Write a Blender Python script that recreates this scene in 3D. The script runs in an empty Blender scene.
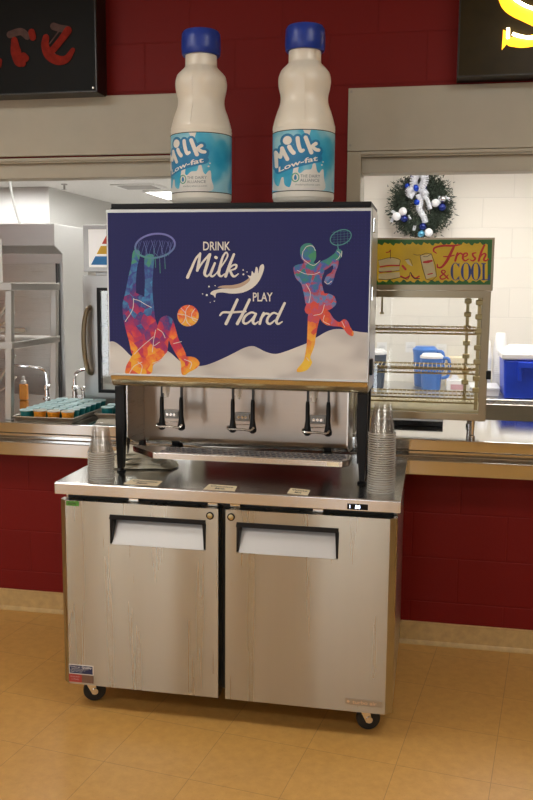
import bpy, bmesh, math, random
import numpy as np
from mathutils import Vector, Matrix
from mathutils.geometry import delaunay_2d_cdt
random.seed(7)
S = bpy.context.scene
COL = S.collection
PI = math.pi
sin, cos = math.sin, math.cos

# ------------------------------------------------------------------ materials
def ramp(nt, stops, fac):
    n = nt.nodes.new('ShaderNodeValToRGB'); e = n.color_ramp.elements
    e[0].position, e[0].color = stops[0][0], (*stops[0][1], 1)
    e[1].position, e[1].color = stops[-1][0], (*stops[-1][1], 1)
    for p, c in stops[1:-1]:
        k = e.new(p); k.color = (*c, 1)
    nt.links.new(fac, n.inputs['Fac']); return n.outputs['Color']

def new_mat(name):
    m = bpy.data.materials.new(name); m.use_nodes = True
    nt = m.node_tree; b = nt.nodes['Principled BSDF']
    return m, nt, b

def coords(nt, scale=(1, 1, 1), loc=(0, 0, 0), rot=(0, 0, 0)):
    t = nt.nodes.new('ShaderNodeTexCoord'); mp = nt.nodes.new('ShaderNodeMapping')
    mp.inputs['Scale'].default_value = scale; mp.inputs['Location'].default_value = loc
    mp.inputs['Rotation'].default_value = rot
    nt.links.new(t.outputs['Object'], mp.inputs['Vector']); return mp.outputs['Vector']

def noise(nt, vec, scale, detail=4, rough=.5):
    n = nt.nodes.new('ShaderNodeTexNoise'); n.inputs['Scale'].default_value = scale
    n.inputs['Detail'].default_value = detail; n.inputs['Roughness'].default_value = rough
    nt.links.new(vec, n.inputs['Vector']); return n.outputs['Fac']

def bump(nt, b, h, strength=.2, dist=.002):
    n = nt.nodes.new('ShaderNodeBump'); n.inputs['Strength'].default_value = strength
    n.inputs['Distance'].default_value = dist
    nt.links.new(h, n.inputs['Height']); nt.links.new(n.outputs['Normal'], b.inputs['Normal']); return n

def pm(name, col, rough=.5, metal=0., var=.06, nscale=18, bmp=0., emit=None, estr=0., coat=0., spec=.5):
    m, nt, b = new_mat(name)
    v = coords(nt); f = noise(nt, v, nscale)
    lo = tuple(c*(1-var) for c in col); hi = tuple(min(1, c*(1+var)) for c in col)
    nt.links.new(ramp(nt, [(.3, lo), (.7, hi)], f), b.inputs['Base Color'])
    b.inputs['Roughness'].default_value = rough; b.inputs['Metallic'].default_value = metal
    b.inputs['Coat Weight'].default_value = coat
    b.inputs['Specular IOR Level'].default_value = spec
    if bmp: bump(nt, b, noise(nt, v, nscale*6), bmp)
    if emit:
        b.inputs['Emission Color'].default_value = (*emit, 1); b.inputs['Emission Strength'].default_value = estr
    return m

def steel(name, col=(.60, .585, .56), rough=.3, aniso=.0, stretch=(2, 2, 260), wav=.0, rv=.02, arot=.25):
    m, nt, b = new_mat(name)
    v = coords(nt, stretch); f = noise(nt, v, 3, 3)
    nt.links.new(ramp(nt, [(.3, tuple(c*.985 for c in col)), (.7, tuple(min(1, c*1.015) for c in col))], f), b.inputs['Base Color'])
    r = nt.nodes.new('ShaderNodeMapRange'); r.inputs['To Min'].default_value = rough-rv; r.inputs['To Max'].default_value = rough+rv
    nt.links.new(f, r.inputs['Value']); nt.links.new(r.outputs['Result'], b.inputs['Roughness'])
    b.inputs['Metallic'].default_value = 1
    if aniso:
        b.inputs['Anisotropic'].default_value = aniso; b.inputs['Anisotropic Rotation'].default_value = arot
        t = nt.nodes.new('ShaderNodeTangent'); t.direction_type = 'RADIAL'; t.axis = 'Z'
        nt.links.new(t.outputs['Tangent'], b.inputs['Tangent'])
    if wav >= 1: bump(nt, b, noise(nt, coords(nt, (1.2, 1, .08)), 3.4, 0, .4), 1, .009*wav)
    elif wav: bump(nt, b, noise(nt, coords(nt, (1.6, 1, .22)), 4, 2), wav, .02)
    return m

def block(name, col, bw, bh, x0, z0, rough, depth, var=.08, peel=.25):
    m, nt, b = new_mat(name)
    t = nt.nodes.new('ShaderNodeTexCoord'); s = nt.nodes.new('ShaderNodeSeparateXYZ')
    nt.links.new(t.outputs['Object'], s.inputs['Vector'])
    a = nt.nodes.new('ShaderNodeMath'); a.operation = 'ADD'
    nt.links.new(s.outputs['X'], a.inputs[0]); nt.links.new(s.outputs['Y'], a.inputs[1])
    c = nt.nodes.new('ShaderNodeCombineXYZ')
    nt.links.new(a.outputs[0], c.inputs['X']); nt.links.new(s.outputs['Z'], c.inputs['Y'])
    mp = nt.nodes.new('ShaderNodeMapping'); mp.inputs['Location'].default_value = (-x0, -z0, 0)
    nt.links.new(c.outputs['Vector'], mp.inputs['Vector'])
    br = nt.nodes.new('ShaderNodeTexBrick')
    br.inputs['Scale'].default_value = 1; br.inputs['Brick Width'].default_value = bw; br.inputs['Row Height'].default_value = bh
    br.inputs['Mortar Size'].default_value = .0045; br.inputs['Mortar Smooth'].default_value = .6
    br.inputs['Color1'].default_value = (*[k*(1-var) for k in col], 1); br.inputs['Color2'].default_value = (*[min(1, k*(1+var)) for k in col], 1)
    br.inputs['Mortar'].default_value = (*[k*.93 for k in col], 1)
    nt.links.new(mp.outputs['Vector'], br.inputs['Vector'])
    nt.links.new(br.outputs['Color'], b.inputs['Base Color'])
    b.inputs['Roughness'].default_value = rough; b.inputs['Specular IOR Level'].default_value = .22
    n1 = noise(nt, t.outputs['Object'], 90, 4)
    mm = nt.nodes.new('ShaderNodeMath'); mm.operation = 'MULTIPLY_ADD'; mm.inputs[1].default_value = -1
    mul = nt.nodes.new('ShaderNodeMath'); mul.operation = 'MULTIPLY'; mul.inputs[1].default_value = peel
    nt.links.new(n1, mul.inputs[0]); nt.links.new(br.outputs['Fac'], mm.inputs[0]); nt.links.new(mul.outputs[0], mm.inputs[2])
    bump(nt, b, mm.outputs[0], depth, .006)
    return m

def floor_mat():
    m, nt, b = new_mat('vinyl_tile')
    ang = math.radians(8)
    t = nt.nodes.new('ShaderNodeTexCoord'); mp = nt.nodes.new('ShaderNodeMapping'); mp.vector_type = 'TEXTURE'
    mp.inputs['Location'].default_value = (-.629, -.242, 0); mp.inputs['Rotation'].default_value = (0, 0, -ang)
    nt.links.new(t.outputs['Object'], mp.inputs['Vector'])
    br = nt.nodes.new('ShaderNodeTexBrick'); br.offset = 0
    br.inputs['Scale'].default_value = 1; br.inputs['Brick Width'].default_value = .305; br.inputs['Row Height'].default_value = .305
    br.inputs['Mortar Size'].default_value = .0011; br.inputs['Mortar Smooth'].default_value = .3
    c = (.63, .35, .098)
    br.inputs['Color1'].default_value = (c[0]*.98, c[1]*.98, c[2]*.98, 1); br.inputs['Color2'].default_value = (c[0]*1.02, c[1]*1.02, c[2]*1.02, 1)
    br.inputs['Mortar'].default_value = (.36, .20, .062, 1)
    nt.links.new(mp.outputs['Vector'], br.inputs['Vector'])
    n = noise(nt, t.outputs['Object'], 26, 6, .65)
    n2 = noise(nt, t.outputs['Object'], 190, 3, .6)
    mix = nt.nodes.new('ShaderNodeMixRGB'); mix.blend_type = 'MULTIPLY'; mix.inputs['Fac'].default_value = 1
    nt.links.new(br.outputs['Color'], mix.inputs['Color1'])
    nt.links.new(ramp(nt, [(.3, (.86, .84, .8)), (.65, (1, 1, 1))], n), mix.inputs['Color2'])
    mix2 = nt.nodes.new('ShaderNodeMixRGB'); mix2.blend_type = 'MULTIPLY'; mix2.inputs['Fac'].default_value = 1
    nt.links.new(mix.outputs['Color'], mix2.inputs['Color1'])
    nt.links.new(ramp(nt, [(.27, (.72, .68, .6)), (.36, (1, 1, 1))], n2), mix2.inputs['Color2'])
    nt.links.new(mix2.outputs['Color'], b.inputs['Base Color'])
    b.inputs['Roughness'].default_value = .36
    bump(nt, b, n, .08, .002)
    return m

def glass(name, tint=(.97, .98, .98), refl=.08, haze=0., hz=(.9, .9, .9), rough=.03):
    m = bpy.data.materials.new(name); m.use_nodes = True; nt = m.node_tree; nt.nodes.clear()
    o = nt.nodes.new('ShaderNodeOutputMaterial'); t = nt.nodes.new('ShaderNodeBsdfTransparent'); g = nt.nodes.new('ShaderNodeBsdfGlossy')
    t.inputs['Color'].default_value = (*tint, 1); g.inputs['Roughness'].default_value = rough
    lw = nt.nodes.new('ShaderNodeLayerWeight'); lw.inputs['Blend'].default_value = .25
    mr = nt.nodes.new('ShaderNodeMapRange'); mr.inputs['To Min'].default_value = refl; mr.inputs['To Max'].default_value = min(1, refl*7)
    nt.links.new(lw.outputs['Fresnel'], mr.inputs['Value'])
    mx = nt.nodes.new('ShaderNodeMixShader'); nt.links.new(mr.outputs['Result'], mx.inputs['Fac'])
    nt.links.new(t.outputs[0], mx.inputs[1]); nt.links.new(g.outputs[0], mx.inputs[2])
    last = mx
    if haze:
        d = nt.nodes.new('ShaderNodeBsdfTranslucent'); d2 = nt.nodes.new('ShaderNodeBsdfDiffuse')
        d.inputs['Color'].default_value = (*hz, 1); d2.inputs['Color'].default_value = (*hz, 1)
        md = nt.nodes.new('ShaderNodeMixShader'); md.inputs['Fac'].default_value = .5
        nt.links.new(d.outputs[0], md.inputs[1]); nt.links.new(d2.outputs[0], md.inputs[2])
        m2 = nt.nodes.new('ShaderNodeMixShader'); m2.inputs['Fac'].default_value = haze
        nt.links.new(mx.outputs[0], m2.inputs[1]); nt.links.new(md.outputs[0], m2.inputs[2]); last = m2
    nt.links.new(last.outputs[0], o.inputs['Surface']); return m

def print_mat(name, stops, z0, z1, nz=.35, scale=26, xk=0.):
    """multicolour splatter print: hue runs along the figure, broken up by blotches"""
    m, nt, b = new_mat(name)
    t = nt.nodes.new('ShaderNodeTexCoord'); s = nt.nodes.new('ShaderNodeSeparateXYZ'); nt.links.new(t.outputs['Object'], s.inputs['Vector'])
    mr = nt.nodes.new('ShaderNodeMapRange'); mr.inputs['From Min'].default_value = z0; mr.inputs['From Max'].default_value = z1
    nt.links.new(s.outputs['Z'], mr.inputs['Value'])
    n = noise(nt, t.outputs['Object'], scale, 5, .6)
    vo = nt.nodes.new('ShaderNodeTexVoronoi'); vo.inputs['Scale'].default_value = scale*1.6
    nt.links.new(t.outputs['Object'], vo.inputs['Vector'])
    sv = nt.nodes.new('ShaderNodeSeparateColor'); nt.links.new(vo.outputs['Color'], sv.inputs['Color'])
    ad = nt.nodes.new('ShaderNodeMath'); ad.operation = 'ADD'; nt.links.new(n, ad.inputs[0])
    hv = nt.nodes.new('ShaderNodeMath'); hv.operation = 'MULTIPLY_ADD'; hv.inputs[1].default_value = .48; hv.inputs[2].default_value = -.74
    nt.links.new(sv.outputs[0], hv.inputs[0]); nt.links.new(hv.outputs[0], ad.inputs[1])
    ml = nt.nodes.new('ShaderNodeMath'); ml.operation = 'MULTIPLY_ADD'; ml.inputs[1].default_value = nz
    nt.links.new(ad.outputs[0], ml.inputs[0]); nt.links.new(mr.outputs['Result'], ml.inputs[2])
    nt.links.new(ramp(nt, stops, ml.outputs[0]), b.inputs['Base Color'])
    b.inputs['Roughness'].default_value = .4
    return m

def navy_mat():
    m, nt, b = new_mat('navy_print')
    v = coords(nt, (1, 1, 1))
    vo = nt.nodes.new('ShaderNodeTexVoronoi'); vo.inputs['Scale'].default_value = 85; vo.inputs['Randomness'].default_value = 0
    nt.links.new(v, vo.inputs['Vector'])
    n = noise(nt, v, 5, 2)
    c1 = ramp(nt, [(.30, (.024, .026, .155)), (.42, (.014, .016, .108))], vo.outputs['Distance'])
    mx = nt.nodes.new('ShaderNodeMixRGB'); nt.links.new(ramp(nt, [(.4, (0, 0, 0)), (.62, (1, 1, 1))], n), mx.inputs['Fac'])
    mx.inputs['Color1'].default_value = (.014, .016, .108, 1); nt.links.new(c1, mx.inputs['Color2'])
    nt.links.new(mx.outputs['Color'], b.inputs['Base Color'])
    b.inputs['Roughness'].default_value = .45; b.inputs['Specular IOR Level'].default_value = .25
    return m

def wave_mat():
    m, nt, b = new_mat('milk_wave_print')
    v = coords(nt, (1, 1, 2.2), rot=(0, .5, 0))
    f = noise(nt, v, 7, 1, .3)
    nt.links.new(ramp(nt, [(.35, (.50, .48, .47)), (.5, (.62, .60, .58)), (.6, (.66, .645, .62))], f), b.inputs['Base Color'])
    b.inputs['Roughness'].default_value = .42; return m

def label_mat():
    m, nt, b = new_mat('aqua_label_print')
    v = coords(nt)
    f = noise(nt, v, 9, 2, .4)
    nt.links.new(ramp(nt, [(.38, (.015, .34, .60)), (.5, (.07, .45, .67)), (.62, (.34, .65, .76))], f), b.inputs['Base Color'])
    b.inputs['Roughness'].default_value = .35; return m

M = {}
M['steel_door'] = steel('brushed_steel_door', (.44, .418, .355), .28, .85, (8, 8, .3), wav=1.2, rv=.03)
M['steel_top'] = steel('brushed_steel_worktop', (.60, .58, .55), .20, 0, (260, 2, 2), wav=.02)
M['steel'] = steel('stainless_steel', (.60, .585, .555), .28, wav=.03)
M['steel_k'] = steel('kitchen_steel', (.62, .615, .60), .36, 0, (3, 3, 60), wav=.03, rv=.02)
M['steel_counter'] = steel('counter_steel', (.57, .56, .54), .085, 0, (200, 2, 2), wav=.006, rv=.015)
M['steel_gloss'] = steel('bright_rolled_steel', (.60, .57, .44), .16, 0, (260, 2, 2), wav=.12)
M['backsplash'] = steel('backsplash_steel', (.41, .35, .30), .30, 0, (2, 2, 120), wav=.05)
M['warmer_steel'] = steel('warmer_steel', (.40, .395, .385), .36, 0, (3, 3, 60), wav=.03)
M['rack_steel'] = steel('rack_steel', (.47, .445, .41), .34, 0, (3, 3, 60), wav=.03)
M['bronze'] = steel('warm_case_frame', (.37, .32, .225), .32)
M['chrome'] = pm('chrome', (.75, .75, .75), .12, 1, .02)
M['brass'] = pm('brass_wire', (.50, .41, .21), .34, 1, .05)
M['black'] = pm('black_plastic', (.008, .008, .009), .42, 0, .1, spec=.22)
M['black_gap'] = pm('dark_gasket', (.018, .017, .016), .6, 0, .1)
M['rubber'] = pm('black_rubber', (.014, .013, .012), .55, 0, .1)
M['red_block'] = block('red_painted_block', (.175, .0055, .004), .4, .2, .344, .193, .55, .35, .03)
M['white_block'] = block('cream_painted_block', (.76, .72, .63), .4, .2, .30, .157, .6, .2, .02)
M['floor'] = floor_mat()
M['beige_panel'] = pm('beige_metal_panel', (.44, .41, .33), .48, 0, .03, 9)
M['beige_frame'] = pm('beige_door_frame', (.42, .38, .29), .45, 0, .03, 9)
M['cove'] = pm('tan_vinyl_cove', (.52, .345, .14), .42, 0, .12, 30, .1)
M['plaster'] = pm('tan_wall_paint', (.50, .44, .34), .7, 0, .03)
M['ceil'] = pm('ceiling_tile', (.66, .63, .56), .85, 0, .05, 60, .15)
M['ceil_k'] = pm('kitchen_ceiling_tile', (.72, .70, .67), .85, 0, .05, 60, .1)
M['tile_k'] = pm('kitchen_wall_tile', (.66, .64, .60), .5, 0, .04)
M['kitchen_floor'] = pm('bounce_grey_kitchen_floor', (.50, .49, .47), .5, 0, .08, 30)
M['grip_steel'] = steel('grip_plate_steel', (.52, .51, .50), .46, wav=.02)
M['case_steel'] = steel('dispenser_case_steel', (.46, .445, .42), .30, wav=.04)
M['clamp_metal'] = steel('clamp_metal', (.20, .19, .175), .3)
M['white'] = pm('white_plastic', (.74, .73, .71), .42, 0, .03)
M['white_paper'] = pm('white_paper', (.8, .79, .76), .7, 0, .03)
M['cream_print'] = pm('cream_print', (.72, .70, .66), .42, 0, .02)
M['tan_print'] = pm('tan_print', (.46, .34, .25), .42, 0, .04)
M['tan_card'] = pm('tan_card', (.84, .72, .50), .6, 0, .05)
M['ink'] = pm('dark_ink', (.03, .025, .02), .6, 0, .1)
M['navy'] = navy_mat(); M['wave'] = wave_mat(); M['label'] = label_mat()
M['bottle'] = pm('inflated_cream_vinyl', (.80, .77, .68), .34, 0, .03, 6, 0, coat=.2)
M['cap_blue'] = pm('royal_blue_vinyl', (.010, .042, .34), .34, 0, .12, 8)
M['deep_aqua'] = pm('deep_aqua_print', (.012, .20, .44), .35, 0, .08)
M['label_white'] = pm('label_white_print', (.80, .78, .73), .36, 0, .02)
M['label_milk'] = pm('label_milk_print', (.72, .72, .69), .36, 0, .06, 30)
M['grey_ink'] = pm('grey_ink', (.22, .26, .27), .5, 0, .05)
M['green_ink'] = pm('green_ink', (.12, .38, .26), .5, 0, .1)
M['black_glass'] = pm('black_acrylic', (.010, .010, .010), .4, 0, .05, spec=.06)
M['sign_metal'] = pm('sign_case_black', (.012, .011, .010), .35, 0, .1)
M['dull_red'] = pm('unlit_red_tube', (.20, .014, .007), .6, 0, .25, 40, spec=.1)
M['dull_grey'] = pm('grey_tube', (.085, .05, .045), .6, 0, .2, 40, spec=.1)
M['brown_glass'] = pm('brown_acrylic', (.030, .021, .006), .3, 0, .1, spec=.12)
M['neon_band'] = pm('lit_yellow_channel', (.8, .45, .02), .4, 0, .02, emit=(1, .44, .008), estr=1.9)
M['neon_tube'] = pm('lit_neon_tube', (1, .9, .6), .3, 0, .02, emit=(1, .84, .50), estr=9)
M['sign_yellow'] = pm('yellow_sign_print', (.62, .43, .012), .4, 0, .12, 9)
M['sign_green'] = pm('green_sign_print', (.02, .13, .02), .4, 0, .15)
M['sign_red'] = pm('red_sign_print', (.50, .018, .015), .4, 0, .1)
M['sign_blue'] = pm('blue_sign_print', (.022, .045, .20), .4, 0, .1)
M['sign_cream'] = pm('cream_sign_print', (.60, .52, .30), .4, 0, .1)
M['pyr_red'] = pm('red_stripe', (.62, .05, .02), .4, 0, .03)
M['pyr_yellow'] = pm('yellow_stripe', (.80, .48, .02), .4, 0, .03)
M['pyr_blue'] = pm('blue_stripe', (.02, .22, .58), .4, 0, .03)
M['lit_white'] = pm('backlit_sign_face', (.8, .8, .78), .4, 0, .02, emit=(1, .98, .94), estr=.25)
M['needles'] = pm('fir_needles', (.075, .10, .07), .6, 0, .5, 60)
M['blue_ball'] = pm('blue_bauble', (.012, .06, .50), .18, .4, .1)
M['navy_ball'] = pm('navy_bauble', (.010, .022, .16), .2, .4, .1)
M['white_ball'] = pm('white_bauble', (.8, .8, .8), .3, 0, .02)
M['silver_ball'] = pm('silver_bauble', (.62, .62, .62), .25, .8, .1)
M['teal_ball'] = pm('teal_bauble', (.08, .28, .42), .2, .4, .1)
M['ribbon'] = pm('silver_ribbon', (.68, .70, .74), .35, .25, .2, 60)
M['cooler'] = pm('cobalt_blue_plastic', (.006, .045, .50), .38, 0, .05, 30, .05)
M['pitcher'] = pm('sky_blue_plastic', (.065, .20, .56), .35, 0, .05)
M['pitcher_dk'] = pm('slate_plastic', (.065, .08, .105), .35, 0, .05)
M['pink'] = pm('pink_print', (.6, .36, .38), .6, 0, .1)
M['glass'] = glass('case_glass', refl=.05)
M['cup'] = glass('clear_cup_plastic', (.992, .99, .986), .03, .016, (.9, .88, .84), .15)
M['rim'] = glass('clear_cup_rim_plastic', (.90, .89, .87), .12, .32, (.92, .9, .86), .12)
M['teal'] = pm('teal_plastic_cup', (.008, .16, .17), .35, 0, .1)
M['glare_lid'] = pm('teal_lid_with_glare', (.52, .74, .78), .2, 0, .1)  # ceiling light reflected on the teal lids is put into this pale colour
M['orange'] = pm('orange_slices', (.74, .28, .015), .4, 0, .25, 90)
M['clear_lid'] = pm('frosted_lid', (.62, .62, .56), .25, 0, .1)
M['tray'] = steel('baking_tray_metal', (.38, .35, .30), .35)
M['black_tray'] = pm('black_tray_plastic', (.012, .012, .014), .3, 0, .1)
M['orange_bottle'] = pm('orange_bottle', (.80, .30, .03), .4, 0, .1)
M['cloth'] = pm('striped_cream_cloth', (.74, .70, .58), .9, 0, .14, 40, .4)
M['stick_navy'] = pm('navy_sticker', (.012, .02, .075), .4, 0, .05)
M['stick_red'] = pm('red_sticker', (.36, .035, .025), .4, 0, .1)
M['stick_brown'] = pm('brown_sticker', (.16, .085, .055), .4, 0, .15)
M['stick_green'] = pm('green_sticker', (.06, .24, .02), .4, 0, .1)
M['badge'] = steel('badge_metal', (.42, .40, .37), .35)
M['badge_text'] = pm('badge_letters', (.70, .55, .42), .3, .5, .05)
M['digits'] = pm('lit_digits', (.8, .85, 1), .4, 0, .02, emit=(.62, .74, 1), estr=5)
M['hose'] = pm('grey_hose', (.33, .33, .31), .45, 0, .05)
M['vent'] = pm('grey_vent', (.36, .34, .32), .6, 0, .05)
M['drip_grille'] = pm('dark_grille', (.035, .036, .05), .3, .5, .2)
M['diff_d'] = pm('warm_light_diffuser', (.9, .88, .8), .5, 0, .01, emit=(1, .985, .925), estr=10.8)
M['diff_k'] = pm('cool_light_diffuser', (.9, .9, .9), .5, 0, .01, emit=(1, .985, .95), estr=13.5)
M['pane'] = pm('added_window_glow', (.7, .75, .8), .2, 0, .02, emit=(.86, .93, 1), estr=4)  # glow of the added windows behind the camera

# ------------------------------------------------------------------ mesh kit
class B:
    def __init__(s): s.bm = bmesh.new()
    def _m(s, mtx, vs):
        if mtx is not None: bmesh.ops.transform(s.bm, matrix=mtx, verts=vs)
    def box(s, a, b, mtx=None):
        v = [s.bm.verts.new((x, y, z)) for x in (a[0], b[0]) for y in (a[1], b[1]) for z in (a[2], b[2])]
        for f in ((0, 1, 3, 2), (4, 6, 7, 5), (0, 4, 5, 1), (2, 3, 7, 6), (0, 2, 6, 4), (1, 5, 7, 3)):
            s.bm.faces.new([v[i] for i in f])
        s._m(mtx, v); return s
    def hexa(s, bot, top):
        """eight corner box: bot and top are lists of four points in order"""
        n = len(bot)
        v = [s.bm.verts.new(p) for p in bot]; w = [s.bm.verts.new(p) for p in top]
        s.bm.faces.new(v[::-1]); s.bm.faces.new(w)
        for i in range(n): s.bm.faces.new([v[i], v[(i+1) % n], w[(i+1) % n], w[i]])
        return s
    def prism(s, pts, axis, d0, d1):
        """pts in the two other axes; extruded along axis from d0 to d1"""
        def mk(p, d): return {'x': (d, p[0], p[1]), 'y': (p[0], d, p[1]), 'z': (p[0], p[1], d)}[axis]
        return s.hexa([mk(p, d0) for p in pts], [mk(p, d1) for p in pts])
    def cyl(s, p0, p1, r0, r1=None, n=16, caps=True):
        r1 = r0 if r1 is None else r1
        p0, p1 = Vector(p0), Vector(p1); d = (p1-p0).normalized()
        u = d.orthogonal().normalized(); w = d.cross(u)
        A = [s.bm.verts.new(p0+r0*(cos(2*PI*i/n)*u+sin(2*PI*i/n)*w)) for i in range(n)]
        C = [s.bm.verts.new(p1+r1*(cos(2*PI*i/n)*u+sin(2*PI*i/n)*w)) for i in range(n)]
        for i in range(n): s.bm.faces.new([A[i], A[(i+1) % n], C[(i+1) % n], C[i]])
        if caps: s.bm.faces.new(A[::-1]); s.bm.faces.new(C)
        return s
    def lathe(s, prof, c=(0, 0, 0), n=32, cap=True, axis='z'):
        rings = []
        for r, h in prof:
            R = []
            for i in range(n):
                a = 2*PI*i/n
                if axis == 'z': p = (c[0]+r*cos(a), c[1]+r*sin(a), c[2]+h)
                elif axis == 'y': p = (c[0]+r*cos(a), c[1]+h, c[2]+r*sin(a))
                else: p = (c[0]+h, c[1]+r*cos(a), c[2]+r*sin(a))
                R.append(s.bm.verts.new(p))
            rings.append(R)
        for a, b in zip(rings, rings[1:]):
            for i in range(n): s.bm.faces.new([a[i], a[(i+1) % n], b[(i+1) % n], b[i]])
        if cap: s.bm.faces.new(rings[0][::-1]); s.bm.faces.new(rings[-1])
        return s
    def tube(s, pts, r, n=8, smooth=4, closed=False):
        P = crom(pts, smooth, closed) if smooth > 1 else [Vector(p) for p in pts]
        P = [Vector(p) for p in P]; rings = []; u = None
        for i, p in enumerate(P):
            a = P[i-1] if i or closed else P[0]; b = P[(i+1) % len(P)] if i < len(P)-1 or closed else P[-1]
            d = (b-a).normalized()
            if u is None: u = d.orthogonal().normalized()
            else:
                u = (u-d*u.dot(d)); u = u.normalized() if u.length > 1e-6 else d.orthogonal().normalized()
            w = d.cross(u)
            rings.append([s.bm.verts.new(p+r*(cos(2*PI*k/n)*u+sin(2*PI*k/n)*w)) for k in range(n)])
        m = len(rings)
        for i in range(m if closed else m-1):
            a, b = rings[i], rings[(i+1) % m]
            for k in range(n): s.bm.faces.new([a[k], a[(k+1) % n], b[(k+1) % n], b[k]])
        if not closed: s.bm.faces.new(rings[0][::-1]); s.bm.faces.new(rings[-1])
        return s
    def ball(s, c, r, seg=16, sc=(1, 1, 1)):
        m = Matrix.Translation(c) @ Matrix.Diagonal((r*sc[0], r*sc[1], r*sc[2], 1))
        bmesh.ops.create_uvsphere(s.bm, u_segments=seg, v_segments=max(6, seg//2), radius=1, matrix=m); return s
    def torus(s, c, R, r, n=32, k=8, axis='z'):
        return s.tube([(c[0]+R*cos(2*PI*i/n), c[1]+R*sin(2*PI*i/n), c[2]) if axis == 'z' else (c[0]+R*cos(2*PI*i/n), c[1], c[2]+R*sin(2*PI*i/n)) for i in range(n)], r, k, 1, True)
    def flat(s, polys, fn, step=0):
        """2-D polygons, merged without overlaps, laid on a surface through fn(u, v) -> point"""
        vs, fs = [], []
        if step:
            new = []
            for P in polys:
                q = []
                for a, b in zip(P, list(P[1:])+[P[0]]):
                    k = max(1, int(math.hypot(b[0]-a[0], b[1]-a[1])/step)+1)
                    q += [(a[0]+(b[0]-a[0])*i/k, a[1]+(b[1]-a[1])*i/k) for i in range(k)]
                new.append(q)
            polys = new
            ax = [p[0] for P in polys for p in P]; ay = [p[1] for P in polys for p in P]
            for i in range(int((max(ax)-min(ax))/step)+1):
                for j in range(int((max(ay)-min(ay))/(step*2))+1): vs.append(Vector((min(ax)+(i+.37)*step, min(ay)+(j+.41)*step*2)))
        for P in polys:
            if len(P) < 3: continue
            if sum(P[i-1][0]*P[i][1]-P[i][0]*P[i-1][1] for i in range(len(P))) < 0: P = P[::-1]
            fs.append(list(range(len(vs), len(vs)+len(P)))); vs += [Vector(p) for p in P]
        ov, oe, of, _, _, src = delaunay_2d_cdt(vs, [], fs, 1, 1e-5)
        V = [s.bm.verts.new(fn(p[0], p[1])) for p in ov]
        Q = [[vs[i] for i in f_] for f_ in fs]
        bb = np.array([(min(p[0] for p in q), min(p[1] for p in q), max(p[0] for p in q), max(p[1] for p in q)) for q in Q])
        def covered(x, y):
            for k in np.nonzero((bb[:, 0] <= x) & (bb[:, 1] <= y) & (bb[:, 2] >= x) & (bb[:, 3] >= y))[0]:
                q = Q[k]; c_ = False
                for i in range(len(q)):
                    (ax_, ay_), (bx_, by_) = q[i-1], q[i]
                    if (ay_ > y) != (by_ > y) and x < (bx_-ax_)*(y-ay_)/(by_-ay_)+ax_: c_ = not c_
                if c_: return True
            return False
        for t in of:
            if not covered(sum(ov[i][0] for i in t)/3, sum(ov[i][1] for i in t)/3): continue
            try: s.bm.faces.new([V[i] for i in t])
            except ValueError: pass
        return s

def crom(pts, k=6, closed=False):
    P = [Vector(p) for p in pts]; n = len(P)
    if n < 3 and not closed: return [tuple(P[0].lerp(P[1], i/k)) for i in range(k+1)]
    out = []
    for i in range(n if closed else n-1):
        p0 = P[(i-1) % n] if closed or i else P[0]*2-P[1]
        p1 = P[i]; p2 = P[(i+1) % n]
        p3 = P[(i+2) % n] if closed or i+2 < n else P[n-1]*2-P[n-2]
        for j in range(k):
            t = j/k
            out.append(tuple(.5*((2*p1)+(p2-p0)*t+(2*p0-5*p1+4*p2-p3)*t*t+(3*p1-p0-3*p2+p3)*t**3)))
    if not closed: out.append(tuple(P[-1]))
    return out

def disc(c, r, n=12, sy=1.): return [(c[0]+r*cos(2*PI*i/n), c[1]+r*sy*sin(2*PI*i/n)) for i in range(n)]
def stroke(pts, w, k=6, closed=False):
    """painted stroke -> quads and round ends; w is a width or a list of widths per point"""
    P = crom(pts, k, closed); m = len(P)
    if isinstance(w, (int, float)): W = [w]*m
    else:
        W = []
        for i in range(m):
            t = i/max(1, m-1)*(len(w)-1); a = min(int(t), len(w)-2); W.append(w[a]+(w[a+1]-w[a])*(t-a))
    L, R = [], []
    for i in range(m):
        a = Vector(P[i-1] if i or closed else P[0]); b = Vector(P[(i+1) % m] if i < m-1 or closed else P[-1])
        d = (b-a); d = d.normalized() if d.length > 1e-9 else Vector((1, 0))
        nrm = Vector((-d.y, d.x))*W[i]/2; p = Vector(P[i])
        L.append(tuple(p+nrm)); R.append(tuple(p-nrm))
    out = []
    for i in range(m if closed else m-1):
        j = (i+1) % m; out.append([L[i], L[j], R[j], R[i]])
    if not closed: out += [disc(P[0], W[0]/2), disc(P[-1], W[-1]/2)]
    return out
def ribs(strokes, w=None):
    o = []
    for st in strokes: o += stroke(st[0], st[1] if w is None else (w if not isinstance(w, dict) else w['f'](st[1])))
    return o
def blob(pts, k=5): return [crom(pts, k, True)]

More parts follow.
